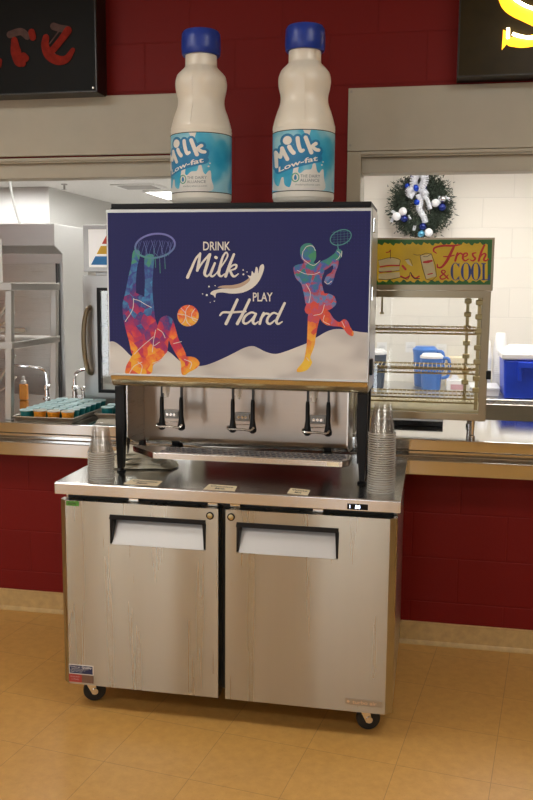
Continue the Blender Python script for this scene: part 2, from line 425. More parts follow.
TEXT = {}
def text(s, h, bold=0., sx=1.):
    """letters as 2-D triangles, cap height h, origin at lower left; returns polygons and width"""
    key = (s, bold)
    if key not in TEXT:
        c = bpy.data.curves.new('t', 'FONT'); c.body = s; c.size = 1; c.offset = bold; c.resolution_u = 3
        o = bpy.data.objects.new('t', c); COL.objects.link(o)
        me = o.evaluated_get(bpy.context.evaluated_depsgraph_get()).to_mesh()
        TEXT[key] = [[(me.vertices[i].co.x, me.vertices[i].co.y) for i in p.vertices] for p in me.polygons]
        bpy.data.objects.remove(o); bpy.data.curves.remove(c)
    P = TEXT[key]; k = h/.729
    x0 = min(p[0] for q in P for p in q); x1 = max(p[0] for q in P for p in q)
    return [[((p[0]-x0)*k*sx, p[1]*k) for p in q] for q in P], (x1-x0)*k*sx
def place(polys, ox, oy, ang=0., flip=False):
    c, s_ = cos(ang), sin(ang); f = -1 if flip else 1
    return [[(ox+x*c-f*y*s_*1, oy+f*y*c*1+x*s_) for x, y in P] for P in polys]
def fit(s, x0, x1, y0, y1, bold=0.):
    """text stretched into the rectangle x0..x1, base y0, cap top y1 (y may run down)"""
    P, w = text(s, 1, bold)
    return [[(x0+a/w*(x1-x0), y0+b*(y1-y0)) for a, b in q] for q in P]

ORG = {}
def obj(name, b, mat, parent=None, smooth=30, bevel=0., kind=None, segs=2):
    bm = b.bm if isinstance(b, B) else b
    org = ORG.get(parent.name, Vector()) if parent else Vector()
    bmesh.ops.remove_doubles(bm, verts=bm.verts, dist=1e-6) if len(bm.verts) < 60000 else None
    bmesh.ops.recalc_face_normals(bm, faces=bm.faces)
    bmesh.ops.translate(bm, verts=bm.verts, vec=-org)
    if smooth:
        for f in bm.faces: f.smooth = True
        la = math.radians(smooth)
        for e in bm.edges:
            if len(e.link_faces) == 2: e.smooth = e.calc_face_angle(0) < la
    me = bpy.data.meshes.new(name); bm.to_mesh(me); bm.free()
    o = bpy.data.objects.new(name, me); COL.objects.link(o)
    if mat: me.materials.append(M[mat] if isinstance(mat, str) else mat)
    if parent: o.parent = parent; ORG[o.name] = org
    if bevel:
        md = o.modifiers.new('bevel', 'BEVEL'); md.width = bevel; md.segments = segs; md.limit_method = 'ANGLE'; md.angle_limit = math.radians(40)
    if kind: o['kind'] = kind
    return o
def flatobj(name, polys, fn, mat, parent, label=None):
    o = obj(name, B().flat(polys, fn, getattr(fn, 'step', 0)), mat, parent, smooth=0)
    if label: o['label'] = label
    return o
def tag(o, label, cat, group=None):
    o['label'] = label; o['category'] = cat
    if group: o['group'] = group
    return o
def thing(name, label, cat, loc=(0, 0, 0), group=None):
    o = bpy.data.objects.new(name, None); COL.objects.link(o); o.location = loc; o.empty_display_size = .05
    ORG[o.name] = Vector(loc); return tag(o, label, cat, group)
def copytree(o, loc=None, label=None):
    r = o.copy(); COL.objects.link(r)
    if loc is not None: r.location = loc
    if label: r['label'] = label
    for ch in o.children:
        c = ch.copy(); COL.objects.link(c); c.parent = r
        for g in ch.children:
            d = g.copy(); COL.objects.link(d); d.parent = c
    return r
def struct(name, b, mat, parent=None, **k): return obj(name, b, mat, parent, kind='structure' if not parent else None, **k)
NUM = ['top', 'second', 'third', 'fourth', 'fifth', 'sixth', 'seventh', 'eighth', 'ninth', 'tenth', 'eleventh', 'twelfth', 'thirteenth',
       'fourteenth', 'fifteenth', 'sixteenth', 'seventeenth', 'eighteenth', 'nineteenth', 'twentieth', 'twenty-first', 'twenty-second',
       'twenty-third', 'twenty-fourth', 'twenty-fifth', 'twenty-sixth']

# ------------------------------------------------------------------ setting
WY, WB = .907, 1.10            # serving wall, room face and kitchen face
CZ = 3.1                       # dining ceiling
KZ = 2.5                       # kitchen ceiling
struct('floor', B().box((-6, -7, -.1), (6, WY+.09, 0)), 'floor')
struct('floor_kitchen', B().box((-6, WY+.09, -.1), (6, 9, 0)), 'kitchen_floor')  # unseen floor, grey so that its bounced light keeps the kitchen ceiling neutral
w = B()
w.box((-6, WY, 0), (6, WB, .865))
w.box((-6, WY, 2.10), (6, WB, CZ))
w.box((-.30, WY, .865), (.325, WB, 2.10)); w.box((-6, WY, .865), (-3.0, WB, 2.10)); w.box((2.3, WY, .865), (6, WB, 2.10))
struct('wall_serving', w, 'red_block', smooth=0)
struct('wall_back', B().box((-6, -7.1, 0), (6, -7, CZ)), 'plaster', smooth=0)
struct('wall_left', B().box((-6.1, -7.1, 0), (-6, 9, CZ)), 'plaster', smooth=0)
struct('wall_right', B().box((6, -7.1, 0), (6.1, 9, CZ)), 'plaster', smooth=0)
struct('ceiling', B().box((-6, -7, CZ), (6, WB, CZ+.1)), 'ceil', smooth=0)
struct('ceiling_kitchen', B().box((-6, WB, KZ), (6, 9, KZ+.1)), 'ceil_k', smooth=0)
struct('wall_kitchen', B().box((-.55, 3.3, 0), (6, 3.5, KZ)), 'white_block', smooth=0)
struct('wall_far', B().box((-6, 8.9, 0), (6, 9, KZ)), 'tile_k', smooth=0)
for i, x in enumerate((-4.3, -2.5, -.2)):  # added unseen glowing windows that give the steel doors vertical light streaks
    wn = struct('window_%d' % (i+1), B().box((x-.4, -7.0, .1), (x+.4, -6.97, 2.5)), 'beige_frame', smooth=0)
    struct('window_pane', B().box((x-.35, -6.965, .15), (x+.35, -6.96, 2.45)), 'pane', wn, smooth=0)
# header panels over the two openings, shutter slots and jambs
struct('trim_1', B().box((-3.0, WY-.018, 2.128), (-.30, WY-.001, 2.378)), 'beige_panel', smooth=0, bevel=.002)
struct('trim_2', B().box((.320, WY-.018, 2.122), (2.3, WY-.001, 2.374)), 'beige_panel', smooth=0, bevel=.002)
struct('trim_3', B().box((-3.0, WY+.02, 2.036), (-.36, WY+.12, 2.0995)).box((-3.0, WY-.012, 2.1065), (-.36, WY-.0005, 2.121)).box((-3.0, WY-.004, 2.0992), (-.36, WY+.02, 2.1065)), 'beige_panel', smooth=0, bevel=.002)
struct('trim_4', B().box((.377, WY+.02, 2.036), (2.3, WY+.12, 2.0995)).box((.377, WY-.012, 2.1065), (2.3, WY-.0005, 2.121)).box((.377, WY-.004, 2.0992), (2.3, WY+.02, 2.1065)), 'beige_panel', smooth=0, bevel=.002)
struct('trim_5', B().box((.320, WY-.012, .93), (.377, WB+.005, 2.1205)), 'beige_frame', smooth=0, bevel=.002)
struct('trim_6', B().box((-.36, WY-.012, .93), (-.30, WB+.005, 2.1205)), 'beige_frame', smooth=0, bevel=.002)
sc = B()
for x in (.332, ):
    for z in (2.36, 2.145): sc.cyl((x, WY-.022, z), (x, WY-.016, z), .005, n=10)
struct('trim_screw', sc, 'vent')
bp_ = [(WY, 0), (WY-.028, 0), (WY-.020, .005), (WY-.010, .016), (WY-.008, .094), (WY, .098)]
struct('baseboard_front', B().prism(bp_, 'x', -6, 6), 'cove')

# lamps
def light(name, loc, sx, sy, mat, label, group):
    t = thing(name, label, 'ceiling light', loc, group)
    x, y, z = loc
    obj('diffuser', B().box((x-sx/2+.02, y-sy/2+.02, z-.012), (x+sx/2-.02, y+sy/2-.02, z-.006)), mat, t, smooth=0)
    f = B()
    for a in (-1, 1):
        f.box((x+a*(sx/2-.01)-.012, y-sy/2, z-.02), (x+a*(sx/2-.01)+.012, y+sy/2, z-.0005))
        f.box((x-sx/2, y+a*(sy/2-.01)-.012, z-.02), (x+sx/2, y+a*(sy/2-.01)+.012, z-.0005))
    obj('frame', f, 'white', t, smooth=0)
    return t
for x, y in ((-1.6, -1.3), (1.7, -1.3), (-4.4, -1.3), (-1.6, -3.6), (1.7, -3.6)):
    light('ceiling_light', (x, y, CZ), 1.2, .6, 'diff_d', 'recessed light panel in the dining room ceiling', 'dining room ceiling lights')
for x, y, sx, sy in ((-1.3, 2.2, 1.2, .6), (1.0, 2.2, 1.2, .6), (3.2, 2.2, 1.2, .6), (-3.6, 2.4, 1.2, .6), (-3.9, 4.0, 1.2, .6), (-1.75, 4.0, .6, 1.2), (-.6, 5.0, 1.2, .6), (.6, 7.0, 1.2, .6), (-1.2, 7.9, 1.2, .6)):  # last three panels are added to brighten the far kitchen
    light('ceiling_light', (x, y, KZ), sx, sy, 'diff_k', 'unseen recessed light panel in the kitchen ceiling', 'kitchen ceiling lights')
light('ceiling_light', (-1.92, 6.12, KZ), .62, .8, 'diff_k', 'bright light panel in the kitchen ceiling left of the left bottle', 'kitchen ceiling lights')

# ------------------------------------------------------------------ serving counter
t = thing('serving_counter', 'long stainless serving counter with stepped front edge under both wall openings', 'counter', (0, .9, 0))
d = B()
d.box((-2.98, .83, .88), (-.365, 1.78, .928))
d.box((.382, .83, .88), (2.28, 1.44, .928))
d.box((-.365, .83, .88), (.382, .90, .928))
obj('deck', d, 'steel_counter', t, smooth=0, bevel=.003)
r = B().prism([(.905, .79), (.757, .79), (.757, .853), (.833, .853), (.833, .8795), (.905, .8795)], 'x', -2.98, 2.28)
obj('tray_ledge', r, 'steel_counter', t, smooth=0, bevel=.004)
c = B(); c.box((-2.9, 1.15, 0), (-.5, 1.70, .879)); c.box((.5, 1.15, 0), (2.2, 1.40, .879))
obj('base_cabinet', c, 'steel', t, smooth=0)

# ------------------------------------------------------------------ refrigerator
FR = thing('refrigerator', 'two-door stainless steel worktop refrigerator on casters', 'refrigerator', (0, .38, 0))
b = B().box((-.600, .075, .115), (.600, .745, .8225)); obj('body', b, 'steel', FR, smooth=0, bevel=.003)
obj('door_gasket', B().box((-.585, .060, .125), (.585, .0745, .8195)), 'black_gap', FR, smooth=0)
wt = B().prism([(0, .8235), (0, .862), (.004, .8655), (.752, .8655), (.752, .8235)], 'x', -.61, .61)
WT = obj('worktop', wt, 'steel_top', FR, smooth=0, bevel=.0015)
ZT = .8655
YD = .012
def fridge_door(x0, x1, hx0, hx1, bevel_side, lock_x):
    z0, z1 = .1085, .799
    hz0, hz1 = .648, .757
    yb = .0592
    c = .024
    # outline of the door seen from above with its chamfered hinge side
    L = x0 + (c if bevel_side < 0 else .003); R = x1 - (c if bevel_side > 0 else .003)
    m = B(); bm = m.bm
    def q(*p): bm.faces.new([bm.verts.new(k) for k in p])
    xs = [L, hx0, hx1, R]; zs = [z0, hz0, hz1, z1]
    for i in range(3):
        for j in range(3):
            if i == 1 and j == 1: continue
            q((xs[i], YD, zs[j]), (xs[i+1], YD, zs[j]), (xs[i+1], YD, zs[j+1]), (xs[i], YD, zs[j+1]))
    prof = [(L, YD), (x0, .03), (x0, yb), (x1, yb), (x1, .03), (R, YD)]
    for p, n in zip(prof, prof[1:]):
        q((p[0], p[1], z0), (n[0], n[1], z0), (n[0], n[1], z1), (p[0], p[1], z1))
    for z in (z0, z1): q(*[(p[0], p[1], z) for p in prof])
    # recess walls
    hy = .056
    for p, n in (((hx0, hz0), (hx1, hz0)), ((hx1, hz0), (hx1, hz1)), ((hx1, hz1), (hx0, hz1)), ((hx0, hz1), (hx0, hz0))):
        q((p[0], YD, p[1]), (n[0], YD, n[1]), (n[0], hy, n[1]), (p[0], hy, p[1]))
    q((hx0, hy, hz0), (hx1, hy, hz0), (hx1, hy, hz1), (hx0, hy, hz1))
    D = obj('door', m, 'steel_door', FR, smooth=20)
    # black surround: top bar and two legs that narrow downwards
    fr = B(); y0, y1 = YD-.003, YD+.042
    T = .015
    fr.prism([(hx0, hz1), (hx1, hz1), (hx1, hz1-T), (hx0, hz1-T)], 'y', y0, y1)
    fr.prism([(hx0, hz1-T), (hx0+.012, hz1-T), (hx0+.007, hz0+.004), (hx0, hz0+.002)], 'y', y0, y1)
    fr.prism([(hx1, hz1-T), (hx1-.012, hz1-T), (hx1-.007, hz0+.004), (hx1, hz0+.002)], 'y', y0, y1)
    obj('handle', fr, 'black', D, smooth=0, bevel=.002)['label'] = 'black plastic surround of the door grip'
    pl = B().hexa([(hx0+.008, YD-.001, hz0+.001), (hx1-.008, YD-.001, hz0+.001), (hx1-.008, YD+.02, hz0+.001), (hx0+.008, YD+.02, hz0+.001)],
                  [(hx0+.0125, YD+.040, hz1-T-.002), (hx1-.0125, YD+.040, hz1-T-.002), (hx1-.0125, YD+.043, hz1-T-.002), (hx0+.0125, YD+.043, hz1-T-.002)])
    obj('grip_plate', pl, 'grip_steel', D, smooth=0)['label'] = 'sloped steel plate of the door grip'
    lk = B().lathe([(.0135, 0), (.0135, -.003), (.0095, -.004), (.0095, -.0005)], (lock_x, YD, .774), 24, True, 'y')
    obj('lock_ring', lk, 'black', D)['label'] = 'black ring of the door lock'
    lk = B().lathe([(.0095, -.0005), (.0095, -.005), (.007, -.006)], (lock_x, YD, .774), 24, True, 'y'); lk.box((lock_x-.004, YD-.007, .773), (lock_x+.004, YD-.0055, .775))
    obj('lock_barrel', lk, 'brass', D)['label'] = 'brass lock barrel'
    return D
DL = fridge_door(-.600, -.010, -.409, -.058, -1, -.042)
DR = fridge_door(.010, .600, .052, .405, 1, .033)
def on_door(u, v): return (u, YD-.0012, v)
def rect(x0, z0, x1, z1): return [[(x0, z0), (x1, z0), (x1, z1), (x0, z1)]]
L0 = B().box((-.5765, YD-.0010, .1475), (-.4815, YD-.0001, .1835)); obj('sticker', L0, 'white', DL, smooth=0)['label'] = 'white bordered navy sticker low on the left door'
flatobj('sticker_field', rect(-.574, .150, -.484, .181), lambda u, v: (u, YD-.0013, v), 'stick_navy', DL)
tx = fit('Turbo air', -.571, -.531, .1725, .1785) + fit('Quality', -.526, -.487, .172, .179, .02)
for k in range(3): tx += fit(('ADVANCED REFRIGERATION', 'FOR SUPERIOR FOOD STORAGE', 'BUILT TO LAST')[k], -.569, -.50-.012*k, .1665-.0055*k, .1695-.0055*k)
flatobj('sticker_lettering', tx, lambda u, v: (u, YD-.0016, v), 'white_paper', DL, 'white lettering on the navy sticker')
flatobj('sticker_red', rect(-.577, .116, -.527, .146), lambda u, v: (u, YD-.0012, v), 'stick_red', DL, 'red sticker below the navy one')
flatobj('sticker_brown', rect(-.527, .116, -.4815, .146), lambda u, v: (u, YD-.0012, v), 'stick_brown', DL, 'brown end of the red sticker')
flatobj('sticker_lettering', fit('WARRANTY', -.571, -.533, .134, .140)+fit('5 YEARS', -.566, -.538, .124, .130), lambda u, v: (u, YD-.0016, v), 'pink', DL)
flatobj('sticker_green', rect(-.572, .780, -.524, .7975), on_door, 'stick_green', DL, 'small green sticker in the top corner')
flatobj('sticker_lettering', fit('R290', -.563, -.534, .785, .792, .02), lambda u, v: (u, YD-.0016, v), 'ink', DL)
obj('badge', B().box((.440, YD-.002, .1335), (.566, YD-.0002, .1565)), 'badge', DR, smooth=0, bevel=.0006)['label'] = 'grey maker badge low on the right door'
flatobj('badge_lettering', fit('turbo air', .464, .548, .139, .152, .02), lambda u, v: (u, YD-.0024, v), 'badge_text', DR, 'raised copper coloured badge letters')
flatobj('badge_lettering', [disc((.4495, .1455), .005)], lambda u, v: (u, YD-.0024, v), 'badge_text', DR)
# controller display on the worktop nosing
obj('display', B().box((.433, -.0016, .828), (.502, .002, .8475)), 'black_glass', WT, smooth=0)['label'] = 'black display window'
flatobj('display_digits', fit('34', .460, .476, .832, .844, .03)+[disc((.442, .842), .0012), disc((.442, .838), .0012), disc((.442, .834), .0012)], lambda u, v: (u, -.0022, v), 'digits', WT, 'lit bluish white digits 34')
for x in (-.04, .04, -.33, .33):
    obj('hinge_plate', B().box((x-.018, .04, .8005), (x+.018, .07, .812)), 'chrome', FR, smooth=0, bevel=.001)
def caster(x, y, turn=0.):
    mt = Matrix.Translation((x, y, 0)) @ Matrix.Rotation(turn, 4, 'Z') @ Matrix.Translation((-x, -y, 0))
    fk = B(); fk.cyl((x, y+.0, .1145), (x, y, .098), .022, n=20)
    for s_ in (-1, 1):
        fk.hexa([(x+s_*.019-.002, y-.020, .098), (x+s_*.019+.002, y-.020, .098), (x+s_*.019+.002, y+.020, .098), (x+s_*.019-.002, y+.020, .098)],
                [(x+s_*.019-.002, y+.012, .032), (x+s_*.019+.002, y+.012, .032), (x+s_*.019+.002, y+.032, .032), (x+s_*.019-.002, y+.032, .032)])
    fk.box((x-.021, y-.02, .094), (x+.021, y+.02, .099))
    fk._m(mt, fk.bm.verts)
    F = obj('caster', fk, 'chrome', FR, smooth=30)
    w_ = B().lathe([(.028, -.014), (.040, -.013), (.0425, -.006), (.0425, .006), (.040, .013), (.028, .014)], (x, y+.022, .0425), 28, True, 'x')
    w_._m(mt, w_.bm.verts); obj('wheel', w_, 'rubber', F); h = B().cyl((x-.024, y+.022, .0425), (x+.024, y+.022, .0425), .012, n=14); h._m(mt, h.bm.verts)
    obj('axle', h, 'chrome', F)
for x in (-.540, .492):
    for y in (.105, .64): caster(x, y, -1.15 if x < 0 else -1.3)

# ------------------------------------------------------------------ milk dispenser on the worktop
DS = thing('milk_dispenser', 'stainless three-valve milk dispenser with printed navy front standing on the refrigerator', 'milk dispenser', (.014, .31, ZT))
X0, X1 = -.452, .482
hb = B().box((X0, .176, 1.2), (X1, .47, 1.832)); hb.box((-.41, .405, .955), (.405, .468, 1.2))
obj('cabinet', hb, 'case_steel', DS, smooth=0, bevel=.003)
obj('top_rim', B().box((X0+.010, .158, 1.8325), (X1-.004, .468, 1.848)), 'black', DS, smooth=0, bevel=.002)['label'] = 'black top rim'
obj('top_fascia', B().box((X0+.010, .152, 1.818), (X1-.006, .175, 1.8325)), 'black', DS, smooth=0)
door = B().box((X0-.004, .143, 1.238), (X1+.002, .1745, 1.8265))
PD = obj('dispenser_door', door, 'case_steel', DS, smooth=0, bevel=.002)
# hinges on the right side of the door
for z in (1.77, 1.54):
    obj('hinge', B().box((X1+.0025, .16, z-.024), (X1+.0085, .195, z+.024)), 'chrome', DS, smooth=0, bevel=.002)
obj('latch', B().box((X1+.0025, .16, 1.262), (X1+.013, .19, 1.318)), 'black', DS, smooth=0, bevel=.002)['label'] = 'black door latch'
# printed panel
PX0, PX1, PZ0, PZ1 = -.449, .478, 1.246, 1.8155
GP = obj('graphic_panel', B().box((PX0, .1412, PZ0), (PX1, .1426, PZ1)), 'navy', PD, smooth=0)
GP['label'] = 'navy printed front panel'
def homog(src, dst):
    A, y = [], []
    for (u, v), (x, z) in zip(src, dst):
        A += [[u, v, 1, 0, 0, 0, -u*x, -v*x], [0, 0, 0, u, v, 1, -u*z, -v*z]]; y += [x, z]
    h = np.linalg.solve(np.array(A, float), np.array(y, float))
    def fn(u, v):
        w_ = h[6]*u+h[7]*v+1; return (float((h[0]*u+h[1]*v+h[2])/w_), float((h[3]*u+h[4]*v+h[5])/w_))
    return fn
pan = homog([(107.5, 212.8), (370.9, 210.7), (366.8, 380.5), (110.1, 373.1)], [(PX0, PZ1), (PX1, PZ1), (PX1, PZ0), (PX0, PZ0)])   # artwork drawing units -> panel face
def onpan(off):
    def fn(a, b):
        x, z = pan(a, b); return (min(max(x, PX0), PX1), .1412-off, min(max(z, PZ0), PZ1))
    return fn
A7 = lambda P: [(100+x/3.553, 200+y/3.553) for x, y in P]      # left artwork sheet
A8 = lambda P: [(240+x/3.553, 200+y/3.553) for x, y in P]      # right artwork sheet
A3 = lambda P: [(170+x/4.1, 230+y/4.1) for x, y in P]          # centre artwork sheet
top_line = [(108, 342), (113, 341.5), (118, 344), (124, 349), (131, 356), (140, 361), (152, 359), (160, 353), (166, 350.5), (172, 354), (180, 361), (190, 365), (201, 366), (211, 363.5),
            (224, 358), (236, 352), (244, 348), (252, 346), (258, 348), (266, 352), (275, 354), (284, 352), (296, 347.5), (307, 343), (318, 336.5), (328, 331), (337, 329), (348, 330), (360, 332), (371, 333)]
tl = crom(top_line, 3)
wavep = []
for a, c_ in zip(tl, tl[1:]): wavep.append([a, c_, (c_[0], 381), (a[0], 381)])
flatobj('milk_wave', wavep, onpan(.0004), 'wave', PD, 'white milk wave along the bottom of the print')
hot = [(.0, (.85, .40, .01)), (.12, (.80, .12, .01)), (.26, (.55, .01, .06)), (.38, (.25, .005, .13)), (.48, (.03, .02, .20)), (.58, (.03, .22, .50)), (.68, (.02, .04, .26)), (.8, (.03, .14, .36)), (.90, (.05, .30, .15)), (1., (.06, .12, .45))]
M['player'] = print_mat('basketball_player_print', hot, 1.246-ZT, 1.74-ZT, .55, 22)
M['tennis'] = print_mat('tennis_player_print', [(.0, (.85, .55, .03)), (.2, (.80, .30, .02)), (.36, (.66, .06, .02)), (.5, (.50, .06, .12)), (.58, (.06, .22, .50)), (.68, (.40, .04, .06)), (.74, (.04, .10, .40)), (.84, (.02, .20, .20)), (1., (.04, .26, .12))], 1.30-ZT, 1.72-ZT, .55, 28)
M['ball'] = print_mat('ball_print', [(.0, (.85, .45, .03)), (.3, (.80, .16, .02)), (.6, (.70, .05, .02)), (1., (.5, .02, .03))], 1.44-ZT, 1.53-ZT, .9, 45)
M['hoop'] = print_mat('hoop_print', [(.0, (.05, .3, .2)), (.5, (.1, .16, .42)), (1., (.16, .16, .5))], 1.63-ZT, 1.74-ZT, .6, 30)
pl = []
for P in (
    [(122, 178), (140, 180), (142, 200), (132, 240), (128, 290), (128, 345), (120, 372), (84, 372), (92, 320), (102, 270), (112, 225), (115, 195)],
    [(160, 200), (175, 192), (192, 200), (190, 245), (186, 300), (188, 350), (190, 385), (162, 375), (158, 345), (160, 290), (158, 240)],
    [(82, 360), (100, 335), (125, 330), (158, 345), (188, 372), (196, 420), (206, 455), (196, 490), (160, 520), (126, 552), (113, 545), (104, 505), (92, 460), (82, 410)],
    [(120, 545), (150, 520), (185, 480), (205, 445), (216, 420), (238, 411), (258, 424), (268, 455), (280, 495), (298, 530), (306, 557), (290, 575), (272, 552), (252, 515), (244, 500), (238, 540), (215, 570), (190, 585), (178, 618), (98, 620), (92, 596), (104, 570)],
    [(285, 560), (306, 556), (338, 560), (354, 580), (342, 598), (316, 612), (298, 624), (289, 612), (288, 585)]):
    pl += blob(A7(P))
flatobj('basketball_player', pl, onpan(.0008), 'player', PD, 'rainbow splattered dunking basketball player print')
hp = stroke(A7([(196+70*cos(a)*1.0+6*sin(a), 163+42*sin(a)-10*cos(a)) for a in [2*PI*i/24 for i in range(24)]]), 1.9, 2, True)
for i in range(9):
    x = 140+i*14; hp += stroke(A7([(x, 150-8*sin(PI*i/8)), (x+12*(1 if i % 2 else -.4), 180), (min(235, x+10), 200)]), .35)
    hp += stroke(A7([(x+8, 145), (x-2, 175), (x-8, 198)]), .3)
for x, l in ((180, 30), (196, 40), (212, 60), (230, 45)): hp += stroke(A7([(x, 200), (x+2, 200+l)]), .5)
flatobj('basketball_hoop', hp, onpan(.0012), 'hoop', PD, 'green and blue sketched hoop and net')
flatobj('basketball', blob(A7(disc((313, 411), 38, 16))), onpan(.0008), 'ball', PD, 'orange basketball print')
ln = []
for P in ([(276, 405), (300, 408), (325, 418), (348, 425)], [(318, 374), (305, 395), (308, 430), (322, 447)], [(288, 384), (305, 405), (300, 430), (290, 440)], [(338, 386), (326, 405), (330, 425), (342, 432)],
          [(118, 352), (140, 358), (160, 370), (183, 382)], [(120, 350), (116, 390), (90, 432)], [(205, 458), (222, 470), (232, 490)], [(122, 548), (150, 520), (190, 486)],
          [(198, 462), (190, 515), (212, 505)], [(190, 512), (186, 540)], [(262, 510), (290, 503)], [(135, 575), (150, 590), (145, 618)], [(150, 576), (122, 590), (105, 615)], [(300, 566), (325, 578), (320, 600)], [(188, 580), (215, 568), (236, 545)]):
    ln += stroke(A7(P), .55)
flatobj('figure_lines', ln, onpan(.0016), 'cream_print', PD, 'thin white drawn lines on the basketball figure')
tp = []
for P in (
    [(214, 190), (216, 168), (232, 155), (254, 156), (268, 175), (270, 205), (262, 222), (258, 236), (232, 236), (226, 218), (218, 208)],
    [(192, 236), (222, 226), (262, 224), (290, 232), (300, 250), (290, 285), (296, 320), (300, 345), (262, 372), (236, 372), (228, 340), (218, 300), (200, 280), (192, 258)],
    [(275, 226), (310, 208), (335, 190), (346, 174), (362, 180), (362, 200), (352, 212), (348, 235), (338, 262), (332, 285), (320, 302), (300, 292), (308, 268), (326, 255), (330, 232), (300, 250), (280, 252)],
    [(238, 368), (262, 345), (300, 332), (332, 340), (342, 366), (328, 384), (300, 398), (270, 412), (242, 406), (230, 392)],
    [(246, 400), (286, 400), (278, 440), (270, 480), (264, 520), (250, 558), (256, 578), (238, 604), (208, 612), (202, 602), (224, 574), (232, 546), (238, 500), (240, 445)],
    [(280, 408), (312, 395), (332, 420), (352, 434), (368, 424), (382, 430), (392, 452), (404, 472), (398, 484), (380, 474), (362, 452), (330, 448), (300, 440)]):
    tp += blob(A8(P))
flatobj('tennis_player', tp, onpan(.0008), 'tennis', PD, 'rainbow splattered tennis player print in a head scarf')
rk = stroke(A8([(358+37*cos(a)-3*sin(a), 133+27*sin(a)-6*cos(a)) for a in [2*PI*i/20 for i in range(20)]]), 1.0, 2, True)
rk += stroke(A8([(348, 156), (348, 168), (354, 186)]), 1.0)
for i in range(-2, 3): rk += stroke(A8([(358+i*12, 133-24), (358+i*12, 133+24)]), .18) + stroke(A8([(358-33, 133+i*9), (358+33, 133+i*9-5)]), .18)
M['racket'] = pm('racket_print', (.06, .24, .26), .4)
flatobj('tennis_racket', rk, onpan(.0010), 'racket', PD, 'thin green tennis racket print')
ln = []
for P in ([(226, 180), (238, 165), (258, 164), (268, 180)], [(224, 182), (222, 205), (240, 222), (262, 232), (284, 216)], [(204, 250), (232, 262), (262, 264), (284, 256)], [(236, 300), (250, 330), (245, 366)],
          [(262, 410), (290, 402), (300, 372)], [(300, 410), (296, 430), (318, 442)], [(346, 182), (356, 192), (350, 206), (342, 212)], [(362, 182), (360, 202)], [(236, 560), (246, 572)], [(300, 290), (312, 298), (326, 288)], [(362, 432), (372, 452)]):
    ln += stroke(A8(P), .5)
flatobj('figure_lines', ln, onpan(.0016), 'cream_print', PD, 'thin white drawn lines on the tennis figure')
lt = fit('DRINK', 203.2, 230.3, 250.2, 241.3, .014) + fit('PLAY', 252.9, 272.6, 301.2, 292.2, .014)
script = [
    ([(72, 194), (88, 158), (106, 118), (124, 96)], [13, 11, 9, 8]), ([(124, 96), (119, 130), (112, 166)], [9, 12, 11]), ([(112, 166), (134, 132), (162, 100)], [8, 8, 9]), ([(164, 100), (152, 142), (142, 178), (152, 190), (162, 180)], [11, 13, 12, 8, 5]),
    ([(184, 136), (172, 165), (166, 184), (176, 190), (190, 178)], [9, 11, 11, 8, 5]), ([(187, 112), (190, 114)], 12),
    ([(190, 178), (214, 145), (236, 108), (230, 92), (216, 112), (204, 155), (200, 180), (210, 190), (224, 180)], [5, 6, 7, 7, 9, 12, 12, 8, 5]),
    ([(262, 100), (246, 140), (228, 190)], [10, 12, 12]), ([(234, 170), (256, 146), (272, 144), (268, 158), (246, 166)], [6, 7, 9, 8, 6]), ([(246, 166), (256, 186), (266, 190), (280, 180)], [10, 11, 8, 5]),
    ([(276, 286), (254, 334), (230, 384)], [11, 12, 13]), ([(205, 350), (218, 338), (250, 338), (310, 334)], [7, 9, 9, 8]), ([(326, 286), (300, 340), (276, 384)], [11, 12, 13]),
    ([(352, 344), (334, 338), (310, 352), (300, 374), (310, 384), (330, 372), (352, 344)], [8, 8, 10, 11, 9, 7, 7]), ([(352, 344), (340, 374), (348, 385), (362, 376)], [10, 12, 9, 5]),
    ([(384, 340), (374, 362), (368, 384)], [9, 11, 11]), ([(374, 364), (390, 344), (404, 344)], [6, 8, 9]),
    ([(444, 346), (424, 340), (404, 356), (398, 376), (410, 385), (430, 370)], [7, 8, 10, 11, 9, 6]), ([(470, 300), (448, 346), (436, 374), (444, 385), (460, 376)], [10, 12, 12, 9, 5])]
for P, w_ in script: lt += stroke(A3(P), [k/4.1 for k in w_] if isinstance(w_, list) else w_/4.1)
flatobj('lettering', lt, onpan(.0009), 'cream_print', PD, 'cream lettering DRINK Milk PLAY Hard')
sp = blob(A3([(165, 262), (175, 250), (195, 244), (215, 240), (250, 240), (285, 234), (312, 218), (325, 200), (318, 186), (332, 188), (336, 168), (346, 178), (352, 152), (360, 158), (363, 178), (368, 150), (380, 140), (386, 150), (382, 172), (366, 208), (340, 236), (300, 256), (255, 261), (215, 256), (190, 260), (186, 278), (178, 268)]), 3)
for x, y, r_ in ((151, 267, 4.5), (134, 262, 2.5), (160, 232, 3.5), (185, 228, 2.5), (165, 297, 2), (182, 292, 2.5), (300, 164, 3), (301, 182, 4), (316, 172, 2.5)): sp.append(disc(A3([(x, y)])[0], r_/4.1))
flatobj('milk_splash', sp, onpan(.0008), 'cream_print', PD, 'cream milk splash print')
flatobj('milk_splash_shade', blob(A3([(195, 236), (215, 228), (255, 226), (290, 218), (315, 204), (326, 196), (328, 206), (312, 222), (285, 236), (250, 241), (218, 238)]), 3), onpan(.0012), 'tan_print', PD, 'tan underside of the milk splash')
# rolled valance under the door
v_ = B().prism([(.144, 1.2375), (.149, 1.226), (.157, 1.212), (.168, 1.2005), (.176, 1.1975), (.20, 1.1975), (.20, 1.2375)], 'x', X0+.004, X1-.002)
obj('valance', v_, 'steel_gloss', DS, smooth=25)['label'] = 'gold reflecting rolled steel valance'
